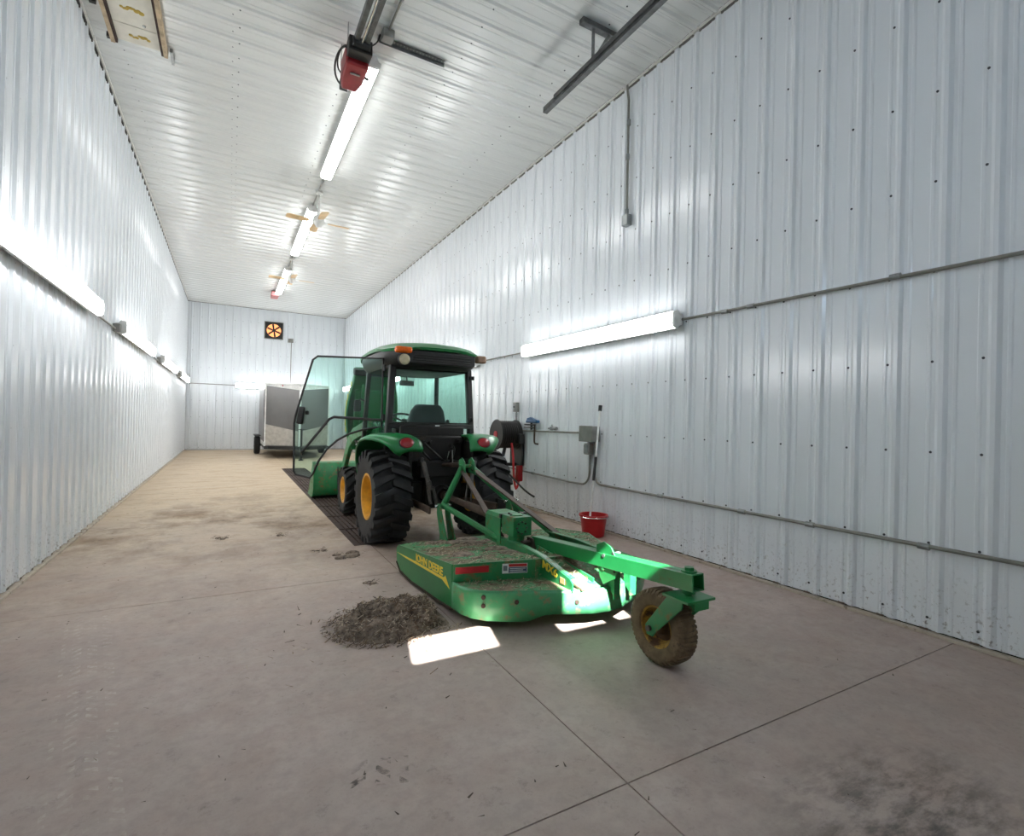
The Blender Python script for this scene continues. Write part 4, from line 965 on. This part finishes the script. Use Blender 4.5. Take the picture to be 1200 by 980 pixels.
a = Vector((gx, gy+.2, gz+.2)); b = iv @ Vector((TX, TY-.3, .58))
m = MB().cyl(a, a+(b-a)*.55, .042).cyl(a+(b-a)*.45, b, .034).cyl(a, a+(b-a)*.07, .055).cyl(a+(b-a)*.93, b, .05); m.build('drive_shaft', M_brown, mw)
# A-frame and braces
ap = Vector((-.05, .33, .97)); 
for s in (-1, 1):
    pin = Vector((s*.42, .12, .56)); foot = Vector((s*.42, .02, deck_top((0,0))))
    MB().tube([pin, ap+Vector((s*.05, 0, 0))], .034, 10).build('mast_leg', M_green, mw)
    m = MB()
    for dx in (-.045, .045): m.prism([(-.14, deck_top((0,-.14))-.01), (.06, .2), (.06, .30), (.15, .50), (.15, .60), (.07, .61), (-.02, .45)], foot.x+dx-.006, foot.x+dx+.006, 'x')
    m.build('hitch_clevis', M_greenw, mw, bevel=.003, smooth=0)
    MB().cyl(pin-Vector((.09, 0, -.02)), pin+Vector((.09, 0, .02)), .018).build('hitch_pin', M_chrome, mw)
    MB().tube([pin+Vector((0, .0, .03)), Vector((-.20 if s < 0 else .40, -.72, deck_top((0,-.72))+.06))], .030, 10).build('deck_brace', M_green, mw)
    end = Vector((-.17, -.74, deck_top((0,-.74))+.05)) if s < 0 else Vector((.43, -.80, deck_top((0,-.8))+.05))
    MB().beam(ap+Vector((s*.07, -.02, -.03)), end, .016, .06, (1,0,0)).build('mast_strap', M_brown, mw, smooth=0)
m = MB()
for dx in (-.06, .06): m.prism([(.22, .88), (.38, .90), (.40, 1.03), (.33, 1.07), (.26, 1.03)], ap.x+dx-.008, ap.x+dx+.008, 'x')
m.cyl(ap-Vector((.09, 0, 0)), ap+Vector((.09, 0, 0)), .02); m.build('mast_head', M_greenw, mw, bevel=.004)

# tail wheel arm
A0 = Vector((0, -1.06, .42)); A1 = Vector((-.06, -2.87, .577))
up_ = Vector((0, 0, 1))
d_ = (A1-A0).normalized(); sd_ = Vector((1, 0, 0)); uu = sd_.cross(d_); uu = uu if uu.z > 0 else -uu
m = MB(); hw, tk = .05, .008
for o_, w_, h_ in ((sd_*(hw-tk/2), tk, 2*hw), (-sd_*(hw-tk/2), tk, 2*hw), (uu*(hw-tk/2), 2*hw-2*tk, tk), (-uu*(hw-tk/2), 2*hw-2*tk, tk)): m.beam(A0+o_, A1+o_, w_, h_)
arm = m.build('tail_arm', M_green, mw, smooth=0, bevel=.003)
m = MB().cyl(A0-sd_*.16, A0+sd_*.16, .022)
for dx in (-.07, .07): m.prism([(-1.0, deck_top((0,-1.0))-.01), (-1.16, deck_top((0,-1.16))-.01), (-1.11, .46), (-1.02, .46)], A0.x+dx-.006, A0.x+dx+.006, 'x')
m.build('arm_pivot', M_brown, mw, smooth=0)
# curved adjuster quadrant with holes
qy = -2.07; qz = low_top((0, qy))+.02; qq = .085
for dx in (-.068,):
    poly = [(qy+.10, qz+qq+.20), (qy+.02, qz+qq+.24), (qy-.06, qz+qq+.21), (qy-.115, qz+qq+.14), (qy-.125, qz+qq+.06), (qy-.10, qz+qq-.0), (qy+.02, qz+qq-.07), (qy+.06, qz+qq-.02), (qy+.10, qz+qq+.10)]
    qd = MB().prism(poly, A0.x+dx-.006, A0.x+dx+.006, 'x').build('adjuster_plate', M_green, mw, smooth=0, bevel=.002)
    m = MB()
    for k in range(5):
        a = -.5+k*.33; c = Vector((A0.x+dx-.007, qy-.01-.10*math.cos(a), qz+qq+.10+.10*math.sin(a))); m.cyl(c, c-Vector((.002, 0, 0)), .011, n=10)
    m.build('adjuster_holes', M_gap, qd)
    MB().cyl((A0.x+dx-.02, qy+.01, qz+qq+.14), (A0.x+.07, qy+.01, qz+qq+.14), .014).build('adjuster_bolt', M_chrome, qd)
m = MB()
for x, y0 in ((.03, -2.075), (.20, -2.06)):
    m.prism([(y0, qz-.10), (y0-.012, qz-.10), (y0-.012, qz+.14), (y0, qz+.14)], x-.03, x+.03, 'x').prism([(y0, qz-.07), (y0+.06, qz-.02), (y0+.06, qz+.14), (y0, qz+.14)], x-.03, x-.022, 'x')
m.cyl((-.08, -2.05, qz+.13), (.24, -2.05, qz+.13), .016); m.build('hinge_post', M_greenw, mw, smooth=0, bevel=.002)
# caster
CXx, CYy = -.06, -2.80
m = MB().cyl((CXx, CYy, .46), (CXx, CYy, .645), .022).cyl((CXx, CYy, .50), (CXx, CYy, .525), .042).cyl((CXx, CYy, .622), (CXx, CYy, .634), .046).cyl((CXx, CYy, .634), (CXx, CYy, .652), .03, n=6); m.build('caster_spindle', M_green, mw)
fk = Matrix.Translation((CXx, CYy, 0)) @ Matrix.Rotation(math.radians(-1.3), 4, 'Z')
wy, wz = -.08+.0, .235
wy = .20
m = MB().prism([(-.115, .47), (.115, .47), (.115, .485), (-.115, .485)], -.10, .10, 'y', M=fk).prism([(-.10, .47), (-.10, .425), (-.05, .47)], -.06, .06, 'x', M=fk)
fork = m.build('fork_plate', M_green, mw, smooth=0, bevel=.002)
for s in (-1, 1):
    MB().prism([(.055, .485), (-.055, .485), (-.05, .43), (wy-.05, wz-.01), (wy-.025, wz-.045), (wy+.025, wz-.045), (wy+.04, wz+.01)], s*.105-.006, s*.105+.006, 'x', M=fk).build('fork_arm', M_greenw, fork, smooth=0, bevel=.003)
MB().cyl((-.13, wy, wz), (.13, wy, wz), .018, M=fk).build('axle_bolt', M_darkg, fork)
Rt, Wt, Rm = .232, .15, .125
m = MB(); prof = [(Rm, -Wt*.36), (Rm+.012, -Wt*.44), (Rm+.05, -Wt*.5), (Rt-.03, -Wt*.48), (Rt-.012, -Wt*.36), (Rt-.008, 0), (Rt-.012, Wt*.36), (Rt-.03, Wt*.48), (Rm+.05, Wt*.5), (Rm+.012, Wt*.44), (Rm, Wt*.36)]
m.lathe(prof, 'x', 60, cap=False)
NT_ = 46
for k in range(NT_):
    a = 2*PI*k/NT_; rows = []
    for x, r in ((-Wt*.49, Rt-.055), (-Wt*.5, Rt-.028), (-Wt*.38, Rt-.004), (0, Rt), (Wt*.38, Rt-.004), (Wt*.5, Rt-.028), (Wt*.49, Rt-.055)):
        h_ = .0085/Rt; rows.append([(x, math.cos(a+q)*rr, math.sin(a+q)*rr) for q, rr in ((-h_*1.2, r-.012), (-h_, r), (h_, r), (h_*1.2, r-.012))])
    m.grid(rows)
tw = m.build('tail_tyre', M_mudrub, mw, 30); tw.matrix_local = fk @ Matrix.Translation((0, wy, Rt))
rim = MB().lathe([(Rm+.004, -Wt*.40), (Rm-.006, -Wt*.38), (Rm-.02, -Wt*.2), (Rm-.03, -Wt*.02), (Rm-.034, .0)], 'x', 32, cap=False).build('rim', M_rustrim, tw)
MB().lathe([(Rm-.031, .002), (.055, -.006), (.045, -.05), (.02, -.055), (.0001, -.055)], 'x', 32, cap=False).build('wheel_disc', M_rustb, tw)
MB().lathe([(.0001, .055), (.045, .055), (.05, .01), (Rm-.03, Wt*.02), (Rm-.02, Wt*.2), (Rm-.006, Wt*.38), (Rm+.004, Wt*.40)], 'x', 32).build('rim', M_rustrim, tw)
# clippings lying on the deck
m = MB(); Rc = random.Random(3)
def sliver(m, p, ln, wd, ang, tilt):
    d = Vector((math.cos(ang)*math.cos(tilt), math.sin(ang)*math.cos(tilt), math.sin(tilt)))*ln/2; s_ = Vector((-math.sin(ang), math.cos(ang), .15))*wd/2; p = Vector(p)
    m.add([p-d-s_, p+d-s_*.4, p+d+s_*.4+Vector((0,0,ln*.06)), p-d+s_], [(0,1,2,3)])
for k in range(5200):
    x = Rc.uniform(-W+.04, .89); y = Rc.uniform(-1.98, -.06)
    n_ = noise.noise((x*1.8, y*1.8, 3.3))
    if Rc.random() > .55+n_*1.2: continue
    ys_ = SY + (SE-SY)*min(1, (W-abs(x))/(W-SX))
    if x > RC1[0]: ys_ = RC1[1] + (RC0[1]-RC1[1])*(x-RC1[0])/(RC0[0]-RC1[0])
    elif x > SX: ys_ = SE + (RC1[1]-SE)*(x-SX)/(RC1[0]-SX)
    if y > ys_: z = deck_top((0, y))
    elif abs(x) > SX+.03:
        if y < -1.45 - .5*math.sqrt(max(0, 1-(x/.86)**2)) + (.25 if x > .6 else 0): continue
        z = low_top((0, y))
    elif -.23 < x < .3: z = deck_top((0,SE))-.02 + (low_top((0,-2.01))+.012-deck_top((0,SE))+.02)*(SE-y)/(2.01+SE)
    else: continue
    m.cur = Rc.choice((0, 0, 1, 1, 2)); sliver(m, (x, y, z+.004+Rc.random()*.006), Rc.uniform(.012, .06), Rc.uniform(.003, .008), Rc.uniform(0, PI), Rc.uniform(-.15, .25))
stuff(m.build('grass_clippings', M_clip, mw, smooth=0, fix=False))
m = MB()
for k in range(26):     # caked clods on the deck
    x, y = Rc.uniform(-.8, .5), Rc.uniform(-1.25, -.15)
    m.ball((x, y, deck_top((0, y))), Rc.uniform(.03, .10), 7, (1.3, 1, Rc.uniform(.12, .28)))
stuff(m.build('caked_dirt', M_pile, mw, 60, fix=False))
# ------------------------------------------------------------------ heap of clippings on the floor
pl_ = tag(empty('clippings_heap', (1.20, 3.66, 0)), 'heap of dry brown grass clippings on the floor beside the mower', 'debris')
n_ = 46; rows = []
def heap(x, y):
    r = math.hypot((x+.16)/.36, (y-.0)/.34); r2 = math.hypot((x-.20)/.28, (y-.04)/.26)
    e = max(0, 1-r*r)*.13 + max(0, 1-r2*r2)*.09
    h = max(0, e*(1+.7*noise.noise((x*7, y*7, 1))) + .03*noise.noise((x*16, y*16, 5))*(e > .01))
    if x > .20: h = min(h, .05 if y < -.20 else max(0, .05-(x-.20)))     # stays clear of the mower's side and skirt
    return 0 if x > .235 and y > -.22 else h
for i in range(n_):
    rows.append([(-.62+1.3*j/(n_-1), -.45+.95*i/(n_-1), heap(-.62+1.3*j/(n_-1), -.45+.95*i/(n_-1)) - (.004 if heap(-.62+1.3*j/(n_-1), -.45+.95*i/(n_-1)) <= 0 else -.002)) for j in range(n_)])
MB().grid(rows).build('heap', M_pile, pl_, 80)
m = MB()
for k in range(3600):
    r = Rc.random()**.6*1.25; a = Rc.uniform(0, 2*PI)
    if Rc.random() < .55: x, y = -.16+.36*r*math.cos(a), .0+.34*r*math.sin(a)
    else: x, y = .20+.30*r*math.cos(a), .04+.27*r*math.sin(a)
    if Rc.random() < .1: x, y = Rc.gauss(.05, .4), Rc.gauss(.0, .3)
    if x > .19 and y > -.27 or x > .42: continue
    m.cur = Rc.choice((1, 1, 2, 2, 0) if x < .0 else (0, 0, 1, 1, 2)); sliver(m, (x, y, heap(x, y)+.004+Rc.random()*.014), Rc.uniform(.010, .060), Rc.uniform(.003, .011), Rc.uniform(0, PI), Rc.uniform(-.25, .4))
stuff(m.build('straw', M_clip, pl_, smooth=0, fix=False))
def clod(x, y, r, label, n=3):
    o = tag(empty('dirt_clump', (x, y, 0)), label, 'debris', 'dirt clumps on the floor')
    m = MB()
    for k in range(n): m.ball((Rc.uniform(-r, r), Rc.uniform(-r, r)*.8, 0), r*Rc.uniform(.25, .6), 7, (1.2, 1, .45))
    m.build('clod', M_pile, o, 60)
    m = MB()
    for k in range(40): sliver(m, (Rc.gauss(0, r), Rc.gauss(0, r), .006), Rc.uniform(.01, .05), .005, Rc.uniform(0, PI), .1)
    stuff(m.build('straw', M_clip[2], o, smooth=0, fix=False))
clod(1.12, 5.62, .11, 'larger dark clump of dirt on the floor left of the rear tractor wheel', 7)
clod(.92, 5.95, .05, 'small dark clump of dirt on the floor near the drain grate edge', 4)
clod(1.14, 4.6, .04, 'tiny clump of dirt on the floor left of the mower side panel')
clod(-.05, 7.0, .06, 'smudge of brown dirt on the floor left of the tractor, nearest the left wall')
clod(.62, 6.9, .05, 'brown clump of dirt on the open floor between the left wall and the drain grate', 4)
m = MB(); bits = Rc
for k in range(420):
    x, y = Rc.uniform(XL+.2, XR-.2), Rc.uniform(.9, 12)
    if (1.2 < x < 3.5 and 1.9 < y < 10.6) or (.3 < x < 2.5 and 2.8 < y < 4.7) or (x > 3.9 and 5 < y < 5.7) or math.hypot(x-1.0, y-5.7) < .6 or math.hypot(x-.3, y-6.95) < .6 or math.hypot(x-1.14, y-4.6) < .2: continue
    sliver(m, (x, y, .004), Rc.uniform(.008, .032), Rc.uniform(.003, .010), Rc.uniform(0, PI), .03)
fl = m.build('floor_litter', M_clip[2], None, smooth=0, fix=False); tag(fl, 'scattered bits of straw and dirt on the concrete floor', 'litter', kind='stuff')
# ------------------------------------------------------------------ cargo trailer at the back
tl = tag(empty('cargo_trailer', (2.10, 21.3, 0)), 'grey enclosed cargo trailer with a pointed nose parked at the back wall', 'trailer')
bw, bz0, bz1, yf, yr = 1.03, .42, 2.56, -2.0, 2.1
MB().prism([(-bw, yr), (-bw, yf), (0, yf-.62), (bw, yf), (bw, yr)], bz0, bz1-.04).build('body', M_tgrey, tl, smooth=0, bevel=.01)
MB().prism([(-bw-.015, yr+.01), (-bw-.015, yf), (0, yf-.64), (bw+.015, yf), (bw+.015, yr+.01)], bz1-.04, bz1+.03).build('roof', M_white, tl, smooth=0, bevel=.02)
for s in (-1, 1):
    a = Vector((s*bw, yf, 0)); b = Vector((0, yf-.62, 0)); n = Vector((s*.62, -bw, 0)).normalized()
    d = b-a
    def strip(u0, u1, z00, z01, z10, z11, mat, name, e0=.002, e1=.012):
        A = [a+d*u+n*e+Vector((0,0,z)) for e in (e0, e1) for u, z in ((u0, z00), (u1, z10), (u1, z11), (u0, z01))]
        return MB().add(A, [(0,1,2,3), (7,6,5,4), (0,4,5,1), (1,5,6,2), (2,6,7,3), (3,7,4,0)]).build(name, mat, tl, smooth=0)
    strip(.02, .96, bz0+.03, 1.17, bz0+.03, .95, M_alu, 'stone_guard')
    strip(.02, .97, bz1-.07, bz1-.04, bz1-.20, bz1-.04, M_white, 'nose_cap')
    MB().beam((s*(bw+.005), yf-.01, bz0), (s*(bw+.005), yf-.01, bz1-.04), .05, .05).build('corner_trim', M_white, tl, bevel=.008)
    MB().beam((s*(bw+.01), yr, bz0+.06), (s*(bw+.01), yf, bz0+.06), .03, .12).build('side_rail', M_white, tl, smooth=0)
    w_ = MB().lathe([(.16, -.10), (.30, -.10), (.335, -.07), (.335, .07), (.30, .10), (.16, .10)], 'x', 28, (s*(bw+.13), .35, .335), cap=False).build('tyre', M_rub, tl)
    MB().lathe([(.0001, -.07), (.06, -.075), (.16, -.05), (.165, .0), (.16, .05), (.06, .075), (.0001, .07)], 'x', 24, (s*(bw+.13), .35, .335)).build('rim', M_galv, w_)
    MB().box((s*(bw+.02)-.02, -.3, .70), (s*(bw+.25), 1.0, .73)).build('mudguard', M_black, tl, bevel=.008)
MB().beam((0, yf-.655, bz0), (0, yf-.655, bz1-.06), .07, .04, (0,1,0)).build('nose_trim', M_white, tl, bevel=.008)
MB().box((-.55, yf-.32, bz1-.09), (-.40, yf-.26, bz1-.03)).build('marker_lamp', M_redtape, tl, bevel=.01)
m = MB()
for z in (.75, 1.0, 1.35, 1.7, 2.05): m.box((-bw-.04, yf+.08, z), (-bw-.0, yf+.18, z+.10))
m.beam((-bw-.025, yf+.3, .55), (-bw-.025, yf+.3, 2.4), .02, .02); m.build('door_hardware', M_dark, tl)
m = MB().box((-bw-.02, yf-.05, bz0-.10), (bw+.02, yf+.06, bz0)).box((-bw, yf, bz0-.1), (-bw+.08, yr, bz0)).box((bw-.08, yf, bz0-.1), (bw, yr, bz0)).cyl((-bw-.1, .35, .335), (bw+.1, .35, .335), .04)
m.beam((-bw+.1, yf, bz0-.05), (0, yf-1.25, bz0-.03), .06, .10).beam((bw-.1, yf, bz0-.05), (0, yf-1.25, bz0-.03), .06, .10).box((-.06, yf-1.5, bz0-.09), (.06, yf-1.15, bz0+.04))
m.build('chassis', M_black, tl)
m = MB().cyl((0, yf-1.2, .02), (0, yf-1.2, 1.05), .035).cyl((0, yf-1.2, 0), (0, yf-1.2, .03), .08).beam((-.1, yf-1.2, 1.03), (.12, yf-1.2, 1.03), .02, .02); m.build('jack', M_black, tl)
